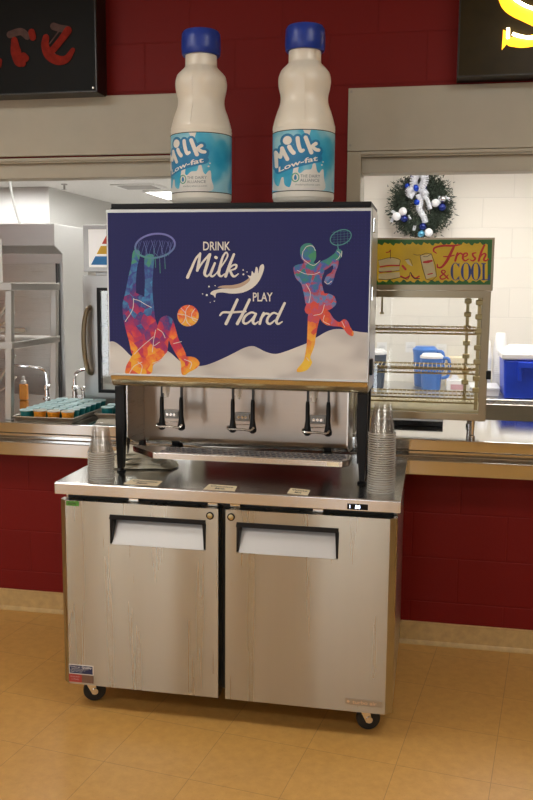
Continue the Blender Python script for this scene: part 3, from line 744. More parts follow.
# inner sides, backsplash and its bright lower lip
for x0, x1 in ((-.416, -.411), (.4055, .4105)):
    obj('side_panel', B().prism([(.215, 1.199), (.404, 1.199), (.404, .955), (.30, .965), (.215, 1.0)], 'x', x0, x1), 'steel', DS, smooth=0)
obj('backsplash', B().box((-.41, .398, .966), (.405, .4045, 1.199)), 'backsplash', DS, smooth=0)
obj('backsplash_lip', B().prism([(.4045, .955), (.376, .957), (.374, .962), (.398, .972), (.4045, .966)], 'x', -.385, .405), 'chrome', DS, smooth=0)
# legs
def leg(x0, x1, y, front):
    m = B(); zb, zt = ZT+.014, 1.192
    xm = (x0+x1)/2
    s_ = 1 if xm < 0 else -1
    if front:
        a0, a1 = (x0, x1) if s_ > 0 else (x1, x0)
        prof = [(a0, zt), (a1, zt), (a1+s_*.0, 1.04), (a1-s_*.006, .98), (a1-s_*.013, zb), (a0+s_*.005, zb), (a0, 1.0)]
        m.prism(prof, 'y', y-.018, y+.018)
        m.prism([(y+.018, zt), (y+.05, zt), (y+.045, .99), (y+.018, .93)], 'x', min(a1, a1-s_*.006), max(a1, a1-s_*.006))
    else: m.prism([(x0, zt), (x1, zt), (x1-.006, zb), (x0+.006, zb)], 'y', y-.016, y+.016)
    L_ = obj('leg', m, 'black', DS, smooth=0, bevel=.002)
    obj('foot', B().lathe([(.010, .02), (.010, .008), (.017, .006), (.017, .0005)], (xm-s_*.004, y, ZT), 20), 'black', L_)
leg(-.456, -.419, .222, True); leg(.441, .478, .222, True); leg(-.450, -.418, .445, False); leg(.441, .473, .445, False)
# valves
for xc in (-.250, .021, .298):
    vp = B(); y = .25; hw = .0375
    vv = B()
    for s_ in (-1, 1):
        x = xc+s_*hw
        vv.box((x-.004, y-.006, 1.13), (x+.004, y+.006, 1.20))
    vv.box((xc-hw-.004, y-.006, 1.192), (xc+hw+.004, y+.006, 1.1995))
    V = obj('valve', vv, 'sign_metal', DS, smooth=0)
    for s_ in (-1, 1):
        x = xc+s_*hw
        lv = B().lathe([(.006, .125), (.0078, .112), (.008, .055), (.0115, .03), (.0148, .015), (.014, .006), (.007, 0)], (x, y-.006, 1.028), 16)
        obj('lever', lv, 'black', V)['label'] = 'black weighted valve lever'
    br = B().box((xc-.026, y-.012, 1.078), (xc+.026, y+.004, 1.098)); br.box((xc-.030, y-.004, 1.074), (xc+.030, y+.006, 1.104))
    br.box((xc-.030, y-.010, 1.072), (xc+.030, y+.002, 1.076))
    CLP = obj('clamp', br, 'clamp_metal', V, smooth=0, bevel=.0015); CLP['label'] = 'dark steel pinch clamp'
    for s_ in (-1, 0, 1): obj('clamp_pin', B().cyl((xc+s_*.013, y-.012, 1.088), (xc+s_*.013, y-.018, 1.088), .005, n=12), 'chrome', V)
    br = B().tube([(xc-.052, y-.018, 1.052), (xc-.046, y-.028, 1.044), (xc, y-.030, 1.045), (xc+.034, y-.028, 1.042), (xc+.044, y-.02, 1.052)], .0045)
    br.tube([(xc-.04, y+.0, 1.056), (xc+.046, y+.004, 1.06)], .002, smooth=1)
    obj('pull_bar', br, 'chrome', V)['label'] = 'chrome wire pull bar'
    br = B().cyl((xc-.013, y-.028, 1.1965), (xc-.013, y-.028, 1.170), .015, n=6); br.cyl((xc-.013, y-.028, 1.171), (xc-.013, y-.028, 1.156), .0085, n=12)
    obj('nozzle', br, 'white', V)['label'] = 'white milk tube end'
# drip tray
tp_ = [(-.290, .140), (.400, .140), (.421, .165), (.421, .262), (-.405, .262), (-.405, .250)]
dt = B().prism(tp_, 'z', .938, .9605)
DT = obj('drip_tray', dt, 'steel_top', DS, smooth=0, bevel=.002)
gr = B()
for i in range(34):
    for j in range(3):
        x = -.27+i*.0198+(j % 2)*.0099; y = .168+j*.031
        gr.box((x, y, .9607), (x+.0145, y+.023, .9620))
obj('grille', gr, 'drip_grille', DT, smooth=0)['label'] = 'dark perforated grille'
obj('tray_tab', B().box((.345, .1375, .942), (.388, .1398, .955)), 'tan_card', DT, smooth=0)
sb = B(); sb.box((-.30, .22, .924), (-.27, .46, .9375)); sb.box((.30, .22, .924), (.33, .46, .9375)); sb.box((-.30, .41, .930), (-.27, .46, .96)); sb.box((.30, .41, .930), (.33, .46, .96))
obj('tray_bracket', sb, 'black', DS, smooth=0)
# flavour cards
def card(c4, lines, label):
    t_ = obj('flavor_card', B().hexa([(x, y, ZT+.0004) for x, y in c4], [(x, y, ZT+.0016) for x, y in c4]), 'tan_card', None, smooth=0)
    tag(t_, label, 'label card')
    (ax, ay), (bx, by), (cx, cy), (dx, dy) = c4
    def fn(u, v): 
        x = (1-v)*((1-u)*ax+u*bx)+v*((1-u)*dx+u*cx); y = (1-v)*((1-u)*ay+u*by)+v*((1-u)*dy+u*cy); return (x, y, ZT+.0021)
    flatobj('card_lettering', fit(lines[0], .12, .9, .54, .84, .01)+fit(lines[1], .34, .68, .12, .42, .01), fn, 'ink', t_, 'dark printed words '+' '.join(lines))
card([(-.362, .030), (-.236, .024), (-.240, .096), (-.357, .103)], ('Chocolate', 'Milk'), 'tan paper milk card on the worktop edge beside the short cup stack')
card([(-.066, .014), (.046, .007), (.038, .080), (-.065, .088)], ('Chocolate', 'Milk'), 'tan paper milk card in the middle of the worktop edge, above the door gap')
card([(.226, .020), (.298, .008), (.297, .079), (.226, .094)], ('White', 'Milk'), 'tan paper White Milk card on the worktop edge, nearest the lit display')

# ------------------------------------------------------------------ cups on the worktop
def cup_proto(name):
    t_ = thing(name, '', 'cup', (0, 0, 0))
    prof = [(.0462, 0.002), (.0440, .010), (.0285, .1035), (.0265, .1050), (.020, .1035), (.0005, .1030)]
    obj('cup_wall', B().lathe(prof, n=28, cap=False), 'cup', t_, smooth=50)
    obj('cup_rim', B().torus((0, 0, .0022), .0462, .0023, 28, 6), 'rim', t_, smooth=60)
    return t_
first = True
for (cx, cy, n, grp, where) in ((.536, .125, 26, 'clear cups in the tall stack', 'tall stack at worktop right end'), (-.468, .088, 13, 'clear cups in the short stack', 'short stack at worktop left end')):
    for k in range(n):
        z = ZT+.0003+.0081*(n-1-k)
        loc = (cx+random.uniform(-.0008, .0008), cy, z)
        lab = 'clear plastic cup, %s of the %s' % ('topmost' if k == 0 else 'lowest' if k == n-1 else NUM[k]+' from top', where)
        if first: P0 = cup_proto('plastic_cup'); P0.location = loc; P0['label'] = lab; o = P0; first = False
        else: o = copytree(P0, loc, lab)
        o['group'] = grp

# folded cloth beside the left leg
cl = B()
def cloth_layer(x0, y0, w_, d_, ang, z, seed):
    rn = random.Random(seed); n_, m_ = 22, 16; ca, sa = cos(ang), sin(ang)
    ph = [rn.uniform(0, 6) for _ in range(6)]
    top, bot = [], []
    for j in range(m_+1):
        ta, ba = [], []
        for i in range(n_+1):
            u, v = i/n_, j/m_
            e = min(u, 1-u, v*1.4, (1-v)*1.4)*6; e = min(1, e)
            wob = .008*sin(7*v+ph[0])*(1-2*u)+.006*sin(9*u+ph[1])
            lx, ly = (u-.5)*w_+wob, (v-.5)*d_+.006*sin(8*u+ph[2])
            h = .007*sin(11*u+5*v+ph[3])*sin(8*v+ph[4])+.004*sin(19*u-8*v+ph[5])
            x, y = x0+ca*lx-sa*ly, y0+sa*lx+ca*ly
            ta.append(cl.bm.verts.new((x, y, z+.006+.010*math.sqrt(e)+max(-.006, h*e)))); ba.append(cl.bm.verts.new((x, y, z+.0055-.004*e+max(-.001, h*e*.4))))
        top.append(ta); bot.append(ba)
    for L_ in (top, bot):
        for j in range(m_):
            for i in range(n_): cl.bm.faces.new([L_[j][i], L_[j][i+1], L_[j+1][i+1], L_[j+1][i]])
    bd = [(0, i) for i in range(n_)]+[(j, n_) for j in range(m_)]+[(m_, i) for i in range(n_, 0, -1)]+[(j, 0) for j in range(m_, 0, -1)]
    for a_, b_ in zip(bd, bd[1:]+bd[:1]): cl.bm.faces.new([top[a_[0]][a_[1]], top[b_[0]][b_[1]], bot[b_[0]][b_[1]], bot[a_[0]][a_[1]]])
for k, (x0, y0, w_, d_, an) in enumerate(((-.385, .335, .25, .15, .15), (-.395, .34, .22, .14, -.05), (-.405, .345, .19, .125, .2), (-.415, .345, .16, .11, .0))):
    cloth_layer(x0, y0, w_, d_, an, ZT+.0005+k*.0165, k+3)
ct = obj('folded_towel', cl, 'cloth', None, smooth=70)
tag(ct, 'crumpled cream cloth folded on the worktop behind the dispenser leg', 'towel')

# ------------------------------------------------------------------ inflatable bottles
ZB = 1.8485
def bottle(cx, cy, rot, label):
    t_ = thing('inflatable_bottle', label, 'inflatable bottle', (cx, cy, ZB), 'inflatable milk bottles')
    R = .111
    prof = [(.060, .0005), (.085, .002), (.102, .010), (R-.001, .028), (R, .05), (R, .262), (.1105, .272), (.109, .285), (.104, .305), (.096, .33), (.0875, .352), (.0845, .372), (.086, .39), (.0905, .408), (.0935, .428), (.0925, .448), (.085, .466), (.071, .482), (.060, .494), (.0575, .502), (.0575, .535)]
    bb = B().lathe(crom([(a, h) for a, h in prof], 2), (cx, cy, ZB), 56)
    # puckers around the shoulder
    for v in bb.bm.verts:
        dx, dy = v.co.x-cx, v.co.y-cy; a = math.atan2(dy, dx); h = v.co.z-ZB
        g = math.exp(-((h-.470)/.014)**2)*.05+math.exp(-((h-.275)/.01)**2)*.012
        s_ = 1+g*sin(a*18)*.5
        v.co.x = cx+dx*s_; v.co.y = cy+dy*s_
    obj('bottle_body', bb, 'bottle', t_, smooth=60)
    fa = math.atan2(-2.8-cy, .69-cx)
    sm = B()
    for da in (.02, PI+.02):
        a = fa+rot+da+.0
        sm.tube([(cx+(r_+.0004)*cos(a), cy+(r_+.0004)*sin(a), ZB+h) for r_, h in prof[7:17]], .0012, 5, 3)
    sm.torus((cx, cy, ZB+.268), R, .0013, 48, 6)
    obj('seam', sm, 'bottle', t_)
    cp = B().lathe([(.052, .536), (.066, .535), (.0695, .540), (.071, .558), (.0705, .590), (.069, .610), (.063, .619), (.04, .617), (.001, .615)], (cx, cy, ZB), 40)
    obj('bottle_cap', cp, 'cap_blue', t_, smooth=50)['label'] = 'royal blue cap'
    # wrap-around label: flat drawing (x, y) -> angle and height
    zt, zb = .252, .046
    lb = B(); n = 64
    for i in range(n):
        a, c_ = 2*PI*i/n, 2*PI*(i+1)/n; r_ = R+.0005
        lb.bm.faces.new([lb.bm.verts.new((cx+r_*cos(k), cy+r_*sin(k), ZB+h)) for k, h in ((a, zb), (c_, zb), (c_, zt), (a, zt))])
    LB = obj('label', lb, 'label', t_, smooth=60); LB['label'] = 'aqua blue wrap-around milk label'
    def wrap(off):
        def fn(x, y):
            s_ = max(-1.55, min(1.55, (x-270)/220))
            th = math.asin(s_) if abs(s_) < .95 else math.copysign(math.asin(.95)+(abs(s_)-.95)*2.2, s_)
            a = fa+rot+th; yy = y-16*(1-cos(th)); h = zt-(yy-60)/435*(zt-zb); r_ = R+.0005+off
            return (cx+r_*cos(a), cy+r_*sin(a), ZB+h)
        fn.step = 11; return fn
    def sub(P, k):      # cut long polygons up so that they follow the curve
        return P
    for ze, wd in ((zt, 'upper'), (zb, 'lower')): obj('label_edge', B().torus((cx, cy, ZB+ze), R+.0002, .0016, 56, 6), 'ink', t_)['label'] = wd+' black border line of the label'
    # milk splash drawing
    sp = [[(264, 64), (318, 64), (312, 84), (304, 112), (286, 112), (276, 86)]]
    sp += blob([(60, 395), (72, 440), (100, 462), (118, 405), (134, 402), (142, 452), (176, 470), (192, 420), (204, 330), (236, 318), (234, 360), (250, 372), (280, 348), (322, 342), (334, 304), (352, 302), (362, 348), (378, 368), (394, 345), (408, 345), (412, 400), (413, 490), (250, 492), (60, 492), (58, 440)], 4)
    sp += [disc((396, 310), 6), disc((404, 288), 5)]
    flatobj('milk_drawing', sp, wrap(.0004), 'label_milk', LB, 'white milk splash drawing')
    logo = [([(85, 318), (82, 270), (76, 215)], 26), ([(76, 215), (95, 240), (112, 252)], 26), ([(112, 252), (120, 215), (122, 190)], 26), ([(122, 190), (140, 230), (160, 270)], 28),
            ([(172, 182), (186, 208), (202, 226)], 30), ([(228, 122), (234, 165), (250, 212), (268, 208)], [28, 28, 26, 22]), ([(282, 118), (300, 165), (322, 224)], 28), ([(352, 160), (335, 172), (318, 190)], [26, 24, 20]), ([(330, 184), (352, 202), (372, 206)], [22, 26, 24])]
    low = fit('Low-fat', 100, 366, 354, 316, .02)
    low = [[(x, y-(x-100)*.30+((x-235)/135)**2*6) for x, y in q] for q in low]
    bg = []
    for P, w_ in logo: bg += stroke(P, [k+34 for k in w_] if isinstance(w_, list) else w_+34, 8)
    bg += [disc((158, 136), 50, 18)] + stroke([(100, 345), (170, 318), (240, 296), (370, 264)], 58, 10) + stroke([(110, 300), (200, 270), (300, 240), (360, 220)], 80, 10)
    bg += stroke([(100, 290), (160, 240), (240, 200), (340, 200)], 60, 10)
    flatobj('logo_backing', bg, wrap(.0008), 'deep_aqua', LB, 'deep blue outline behind the lettering')
    wh = [disc((158, 136), 31, 18)]
    for P, w_ in logo: wh += stroke(P, w_, 8)
    flatobj('lettering', wh, wrap(.0012), 'label_white', LB, 'white balloon lettering Milk')
    flatobj('lettering', low, wrap(.0012), 'label_white', LB, 'white lettering Low-fat')
    sm_ = fit('THE DAIRY', 250, 386, 402, 380, .008)+fit('ALLIANCE', 248, 380, 432, 410, .008)+fit('thedairyalliance.com', 216, 386, 459, 446, .005)
    flatobj('small_lettering', sm_, wrap(.0009), 'grey_ink', LB, 'grey lettering THE DAIRY ALLIANCE')
    em = stroke([(216+24*cos(a), 402+30*sin(a)) for a in [2*PI*i/14 for i in range(14)]], 8, 2, True)
    flatobj('emblem', em, wrap(.0009), 'green_ink', LB, 'green ring emblem')
    flatobj('emblem_drop', [crom([(216, 380), (226, 402), (222, 418), (210, 418), (206, 402)], 3, True)], wrap(.0010), 'deep_aqua', LB, 'blue drop in the emblem')
    return t_
bottle(.218, .345, 0, 'giant inflatable milk bottle on the dispenser, its whole logo facing front')
bottle(-.161, .345, -.38, 'giant inflatable milk bottle on the dispenser, its logo turned partly out of sight')

# ------------------------------------------------------------------ signs on the serving wall
def wall_sign(name, x0, x1, y0, z0, z1, face, label):
    t_ = thing(name, label, 'sign', ((x0+x1)/2, WY, z0))
    cs = B().box((x0, y0+.012, z0), (x1, WY-.0005, z1)); obj('sign_case', cs, 'sign_metal', t_, smooth=0, bevel=.002)
    fr = B(); e = .005
    fr.box((x0, y0, z0), (x1, y0+.0115, z0+e)); fr.box((x0, y0, z1-e), (x1, y0+.0115, z1)); fr.box((x0, y0, z0+e), (x0+e, y0+.0115, z1-e)); fr.box((x1-e, y0, z0+e), (x1, y0+.0115, z1-e))
    obj('sign_frame', fr, 'sign_metal', t_, smooth=0, bevel=.001)
    obj('sign_face', B().box((x0+e, y0+.004, z0+e), (x1-e, y0+.0115, z1-e)), face, t_, smooth=0)
    return t_
t = wall_sign('neon_sign', -2.2, -.738, .785, 2.372, 2.90, 'black_glass', 'black wall sign with unlit red script letters above the left opening')
# letters in wall metres (x, z)
fn = lambda y: (lambda a, b_: (a-.026, y, b_))
red = stroke([(-1.20, 2.615), (-1.185, 2.56), (-1.18, 2.515), (-1.16, 2.495), (-1.15, 2.515)], [.04, .045, .045, .03, .02]) + stroke([(-1.30, 2.60), (-1.36, 2.57), (-1.36, 2.51), (-1.29, 2.49), (-1.22, 2.53)], .04)
red += stroke([(-1.08, 2.595), (-1.075, 2.55), (-1.062, 2.51), (-1.045, 2.50)], [.03, .048, .045, .03]) + stroke([(-1.04, 2.53), (-1.03, 2.52)], .03) + stroke([(-1.0, 2.625), (-.995, 2.605)], .03)
red += stroke([(-.935, 2.60), (-.94, 2.57), (-.925, 2.53), (-.885, 2.507), (-.845, 2.51), (-.815, 2.545)], [.03, .035, .04, .04, .032, .02]) + stroke([(-.91, 2.545), (-.87, 2.585), (-.835, 2.625)], [.03, .03, .034])
flatobj('letters', red, fn(.7835), 'dull_red', t, 'unlit red script letters')
gy = stroke([(-1.10, 2.62), (-1.05, 2.63), (-1.02, 2.61)], .03)+stroke([(-.90, 2.645), (-.87, 2.635), (-.84, 2.63)], .03)+stroke([(-.93, 2.545), (-.90, 2.52)], .03)+stroke([(-.92, 2.575), (-.875, 2.625)], .006)
flatobj('letter_grey_strokes', gy, fn(.7838), 'dull_grey', t, 'grey parts of the letters')  # flat grey strokes among the red letters
obj('frame_stud', B().cyl((-.752, .779, 2.387), (-.752, .786, 2.387), .005, n=10), 'chrome', t)
t = wall_sign('neon_sign', .755, 2.2, .80, 2.383, 2.92, 'brown_glass', 'dark wall sign with a lit yellow neon letter above the right opening')
yl = stroke([(.985, 2.76), (.945, 2.74), (.925, 2.70), (.935, 2.655), (.965, 2.628), (1.02, 2.60), (1.06, 2.575), (1.075, 2.54), (1.05, 2.513), (1.00, 2.503), (.955, 2.507)], [.045, .05, .055, .055, .058, .058, .055, .055, .045, .04, .035], 6)
yl.append([(.9235, 2.553), (.935, 2.545), (.944, 2.505), (.921, 2.478)])
obj_ = flatobj('lit_letter', yl, (lambda a, b_: (a, .799, b_)), 'neon_band', t, 'glowing yellow letter S')
tb = B(); tb.tube([(.99, .792, 2.765), (.955, .792, 2.745), (.945, .792, 2.70), (.955, .792, 2.668), (1.0, .792, 2.636), (1.06, .792, 2.61), (1.10, .792, 2.56), (1.07, .792, 2.525), (1.02, .792, 2.518), (.975, .792, 2.528), (.958, .792, 2.535)], .0062, 8, 5)
tb.tube([(.941, .792, 2.556), (.942, .792, 2.518)], .0062, 8, 1)
obj('neon_tube', tb, 'neon_tube', t)['label'] = 'white-hot neon tube'

# ------------------------------------------------------------------ wreath on the far block wall
wc = Vector((.592, 3.24, 2.10)); K = .0067
t = thing('christmas_wreath', 'green christmas wreath with blue and white baubles on the cream block wall', 'wreath', tuple(wc))
nb = B()
for i in range(6500):
    a = random.uniform(0, 2*PI); rr = .143+random.gauss(0, .034); ph = random.uniform(0, 2*PI)
    base = Vector((wc.x+cos(a)*rr, wc.y-.012-.065*random.random(), wc.z+sin(a)*rr))
    dr = Vector((cos(a)*cos(ph)+random.gauss(0, .5), -.5-random.random()*.4, sin(a)*cos(ph)+random.gauss(0, .5))).normalized()
    tw = dr.orthogonal().normalized(); l = random.uniform(.018, .042); w_ = random.uniform(.003, .006)
    V = [nb.bm.verts.new(p) for p in (base-tw*w_, base+tw*w_, base+dr*l)]; nb.bm.faces.new(V)
    tw = dr.cross(tw); V = [nb.bm.verts.new(p) for p in (base-tw*w_, base+tw*w_, base+dr*l)]; nb.bm.faces.new(V)
nb.tube([(wc.x+.143*cos(2*PI*i/24), wc.y-.02, wc.z+.143*sin(2*PI*i/24)) for i in range(24)], .034, 8, 1, True)
obj('fir_ring', nb, 'needles', t, smooth=0)
def wp(x, y, dy=0): return (wc.x+(375+x/5.92-421)*K, wc.y-.10+dy, wc.z-(165+y/5.92-206)*K)
for x, y, mt, r_ in ((355, 232, 'white_ball', 24), (397, 210, 'silver_ball', 20), (395, 257, 'navy_ball', 24), (133, 308, 'white_ball', 25), (168, 280, 'white_ball', 25), (178, 322, 'navy_ball', 22), (287, 367, 'navy_ball', 22), (322, 402, 'white_ball', 25), (278, 410, 'teal_ball', 21),
                      (237, 142, 'blue_ball', 25), (285, 135, 'blue_ball', 18), (222, 78, 'blue_ball', 16), (252, 226, 'blue_ball', 22), (190, 132, 'blue_ball', 16)):
    bb = B().ball(wp(x, y), r_/5.92*K, 16); obj('bauble', bb, mt, t)['label'] = {'w': 'white', 's': 'silver', 'n': 'dark blue', 't': 'teal', 'b': 'bright blue'}[mt[0]]+' bauble'
def ribbon(P, w_):
    rb = B()
    C_ = crom([wp(x, y, d_) for x, y, d_ in P], 5); 
    for i in range(len(C_)-1):
        a, b_ = Vector(C_[i]), Vector(C_[i+1]); n_ = (b_-a).cross(Vector((0, 1, 0))); n_ = n_.normalized()*w_ if n_.length > 1e-7 else Vector((w_, 0, 0))
        rb.bm.faces.new([rb.bm.verts.new(p) for p in (a-n_, a+n_, b_+n_, b_-n_)])
    rbo = obj('ribbon', rb, 'ribbon', t, smooth=60); rbo['label'] = 'silver white ribbon'
    md = rbo.modifiers.new('t', 'SOLIDIFY'); md.thickness = .0012
for P, w_ in (([(250, 170, 0), (225, 110, -.03), (250, 66, -.02), (280, 70, -.035), (290, 110, -.04), (258, 160, -.01)], .026), ([(250, 160, 0), (215, 150, -.03), (195, 170, -.03), (215, 190, -.01)], .021),
              ([(260, 150, -.01), (290, 170, -.03), (300, 190, -.02), (270, 190, 0)], .021), ([(255, 180, -.01), (270, 220, -.02), (262, 265, -.01), (290, 310, 0), (300, 345, .01)], .02), ([(265, 180, -.01), (300, 205, -.03), (318, 240, -.02), (326, 268, -.01)], .014),
              ([(230, 170, -.01), (210, 205, -.01)], .012), ([(100, 275, .02), (120, 290, .0), (100, 340, .02)], .01), ([(200, 300, .02), (215, 325, .02)], .008), ([(240, 360, .02), (235, 390, .02)], .01), ([(410, 195, .02), (440, 215, .02)], .01), ([(375, 190, .02), (380, 240, .01)], .008)): ribbon(P, w_)
obj('hanger', B().cyl((wc.x, 3.2995, wc.z+.18), (wc.x, 3.215, wc.z+.155), .006, n=8), 'vent', t)

# ------------------------------------------------------------------ display case with its illuminated-style sign
DC = thing('display_case', 'countertop display case with wire shelves under a yellow Fresh and COOL sign', 'display case', (.65, 1.05, .928))
cx0, cx1, cy0, cy1 = .388, .924, .866, 1.32
zb, zt = 1.008, 1.548
fr = B(); e = .030
fr.box((cx1-e, cy0, zb), (cx1, cy0+.03, zt)); fr.box((cx0, cy0, zb), (cx0+e, cy0+.03, zt)); fr.box((cx0+e, cy0, zb), (cx1-e, cy0+.03, zb+.03)); fr.box((cx0+e, cy0, zt-.028), (cx1-e, cy0+.03, zt))
fr.box((cx0, cy0+.03, zb), (cx1, cy1, zb+.012)); fr.box((cx0, cy0+.03, zt-.02), (cx1, cy1, zt))
fr.box((cx1-.012, cy1-.02, zb+.012), (cx1, cy1, zt-.02)); fr.box((cx0, cy1-.02, zb+.012), (cx0+.012, cy1, zt-.02))
obj('case_frame', fr, 'bronze', DC, smooth=0, bevel=.002)
obj('case_floor', B().box((cx0+.004, cy0+.035, zb+.0125), (cx1-.014, cy1-.022, zb+.038)), 'sign_cream', DC, smooth=0, bevel=.004)['label'] = 'pale enclosed base panel'
gl = B().box((cx0+e, cy0+.012, zb+.03), (cx1-e, cy0+.016, zt-.028)); GLs = obj('front_glass', gl, 'glass', DC, smooth=0)
gl = B().box((cx1-.008, cy0+.03, zb+.012), (cx1-.004, cy1-.02, zt-.02)); obj('side_glass', gl, 'glass', DC, smooth=0)
for x, y in ((.872, .872+.02), (.872, cy1-.10), (.44, .89), (.44, cy1-.10)):
    lg = B().lathe([(.012, .080), (.010, .05), (.009, .018), (.014, .014), (.014, .0005)], (x, y, .928), 16); obj('leg', lg, 'chrome', DC)
for x, y in ((.848, 1.24), (.884, .935)):
    ps = B().box((x-.007, y-.005, zb+.0385), (x+.007, y+.005, zt-.021)); P_ = obj('post', ps, 'brass', DC, smooth=0)
    cp = B()
    for z in (1.12, 1.17, 1.24, 1.30, 1.37, 1.43, 1.49): cp.box((x-.016, y-.016, z), (x+.016, y+.007, z+.022))
    obj('shelf_clip', cp, 'brass', P_, smooth=0, bevel=.004)
for zs in (1.088, 1.214, 1.384):
    sh = B()
    y0_, y1_ = cy0+.09, cy1-.10
    for y in (y0_, y1_): 
        for dz in (0, .018): sh.tube([(cx0+.02, y, zs-dz), (cx1-.03, y, zs-dz)], .0038, 6, 1)
    for x in (cx0+.02, cx1-.03): sh.tube([(x, y0_, zs), (x, y1_, zs)], .0028, 6, 1)
    n_ = 26
    for i in range(n_): 
        x = cx0+.03+i*(cx1-cx0-.07)/(n_-1); sh.tube([(x, y0_, zs+.003), (x, y1_, zs+.003)], .0022, 5, 1)
    zz = [(cx0+.02+i*.0125, y0_, zs-(.018 if i % 2 else 0)) for i in range(38)]; sh.tube(zz, .0022, 5, 1)
    obj('wire_shelf', sh, 'brass', DC)
obj('hook', B().box((.475, cy0+.045, 1.455), (.483, cy0+.053, 1.52)).box((.470, cy0+.043, 1.447), (.488, cy0+.055, 1.456)), 'brass', DC, smooth=0)
obj('latch', B().box((.918, cy0-.008, 1.185), (.938, cy0+.012, 1.222)), 'black', DC, smooth=0, bevel=.003)['label'] = 'black door latch'
# sign box
sx0, sx1, sz0, sz1 = .386, .930, 1.566, 1.765; sy = .862
SB = obj('sign_box', B().box((sx0, sy, sz0-.016), (sx1, sy+.12, sz1)), 'bronze', DC, smooth=0, bevel=.002); SB['label'] = 'bronze framed sign box'
sgh = homog([(363.5, 240.2), (491.8, 240.1), (489.9, 285.5), (362.5, 284.4)], [(.398, 1.755), (.918, 1.755), (.918, 1.572), (.398, 1.572)])
def sg(x, y): return sgh(375+x/4.264, 235+y/4.264)      # sign drawing units -> sign face
def ons(off): return lambda a, b_: (lambda p: (min(max(p[0], sx0+.01), sx1-.01), sy-off, min(max(p[1], sz0+.004), sz1-.008)))(sg(a, b_))
flatobj('sign_ground', [[(-52, 20), (500, 20), (500, 212), (-52, 212)]], ons(.0006), 'sign_green', SB, 'green border of the sign')
wv = [(-48+i*8, 38+5*sin(i*2.1)+4*sin(i*.9)) for i in range(67)]; wl = [(-48+i*8, 197+5*sin(i*1.7)+3*sin(i*.8)) for i in range(67)]
strips = [[wv[i], wv[i+1], wl[i+1], wl[i]] for i in range(66)]
flatobj('sign_field', strips, ons(.0010), 'sign_yellow', SB, 'yellow ground of the sign')
fs = [([(262, 78), (250, 68), (256, 54), (290, 46), (330, 46), (362, 42)], [4, 7, 8, 9, 9, 5]), ([(336, 50), (322, 80), (305, 112), (285, 136), (268, 138), (266, 126)], [10, 12, 12, 9, 7, 5]), ([(292, 92), (315, 92), (338, 86)], [4, 7, 4]),
      ([(352, 78), (346, 96), (342, 110)], 9), ([(348, 92), (362, 78), (372, 82)], [5, 6, 8]), ([(374, 96), (392, 88), (392, 78), (380, 80), (374, 98), (384, 110), (400, 102)], [4, 6, 6, 7, 9, 7, 4]),
      ([(430, 76), (416, 80), (420, 92), (428, 100), (418, 110), (406, 106)], [5, 7, 8, 8, 7, 4]), ([(466, 44), (452, 76), (442, 110)], [8, 10, 9]), ([(446, 98), (462, 80), (472, 84), (464, 104), (472, 110), (484, 102)], [4, 6, 8, 9, 7, 4]),
      ([(312, 186), (298, 172), (284, 158), (290, 150), (300, 156), (290, 168), (278, 178), (284, 188), (300, 184), (312, 170)], [6, 7, 7, 5, 5, 5, 7, 6, 5, 4])]
fl = []
for P, w_ in fs: fl += stroke(P, w_)
flatobj('sign_lettering', fl, ons(.0014), 'sign_red', SB, 'red script lettering Fresh and ampersand')
cool = []
def oval(cx_, cy_, rx, ry, a0=0., a1=2*PI):
    n_ = 28; L_ = []
    for i in range(n_):
        a, c_ = a0+(a1-a0)*i/n_, a0+(a1-a0)*(i+1)/n_
        def io(q): 
            t_ = 4+7*abs(cos(q)); return (cx_+rx*cos(q), cy_+ry*sin(q)), (cx_+(rx-t_)*cos(q), cy_+(ry-3)*sin(q))
        (o1, i1), (o2, i2) = io(a), io(c_); L_.append([o1, o2, i2, i1])
    return L_
cool += oval(343, 156, 21, 38, .75, 2*PI-.75) + [[(356, 120), (360, 120), (360, 138), (356, 138)], [(356, 176), (360, 176), (360, 192), (356, 192)]]
cool += oval(388, 156, 22, 38) + oval(430, 156, 21, 38)
cool += [[(458, 120), (468, 120), (468, 192), (458, 192)], [(453, 120), (473, 120), (473, 124), (453, 124)], [(453, 189), (490, 189), (490, 193), (453, 193)], [(486, 168), (490, 168), (490, 192), (480, 189)]]
flatobj('sign_lettering', cool, ons(.0014), 'sign_blue', SB, 'blue serif lettering COOL')
dr = [[(15, 108), (70, 96), (106, 106), (104, 128), (20, 132)], [(16, 140), (104, 134), (104, 150), (18, 156)], [(16, 166), (104, 158), (108, 180), (40, 190), (16, 186)], [(192, 88), (240, 80), (262, 176), (218, 188)], [(128, 106), (142, 102), (152, 120), (160, 134), (140, 124)]]
flatobj('food_drawing', [P for P in dr], ons(.0012), 'sign_cream', SB, 'cream drawn sandwich and milk carton')
rdp = stroke([(22, 136), (60, 130), (104, 130)], 6)+stroke([(20, 160), (70, 154)], 4)+stroke([(110, 176), (130, 184), (146, 176)], 7)+stroke([(156, 172), (172, 184), (188, 176)], 7)+stroke([(208, 116), (226, 114), (242, 110)], [8, 12, 8])+stroke([(226, 168), (244, 164)], 5)+stroke([(48, 74), (60, 72), (66, 64)], 4)+stroke([(118, 132), (130, 146)], 10)
flatobj('food_red', rdp, ons(.0016), 'sign_red', SB, 'red parts of the food drawing')
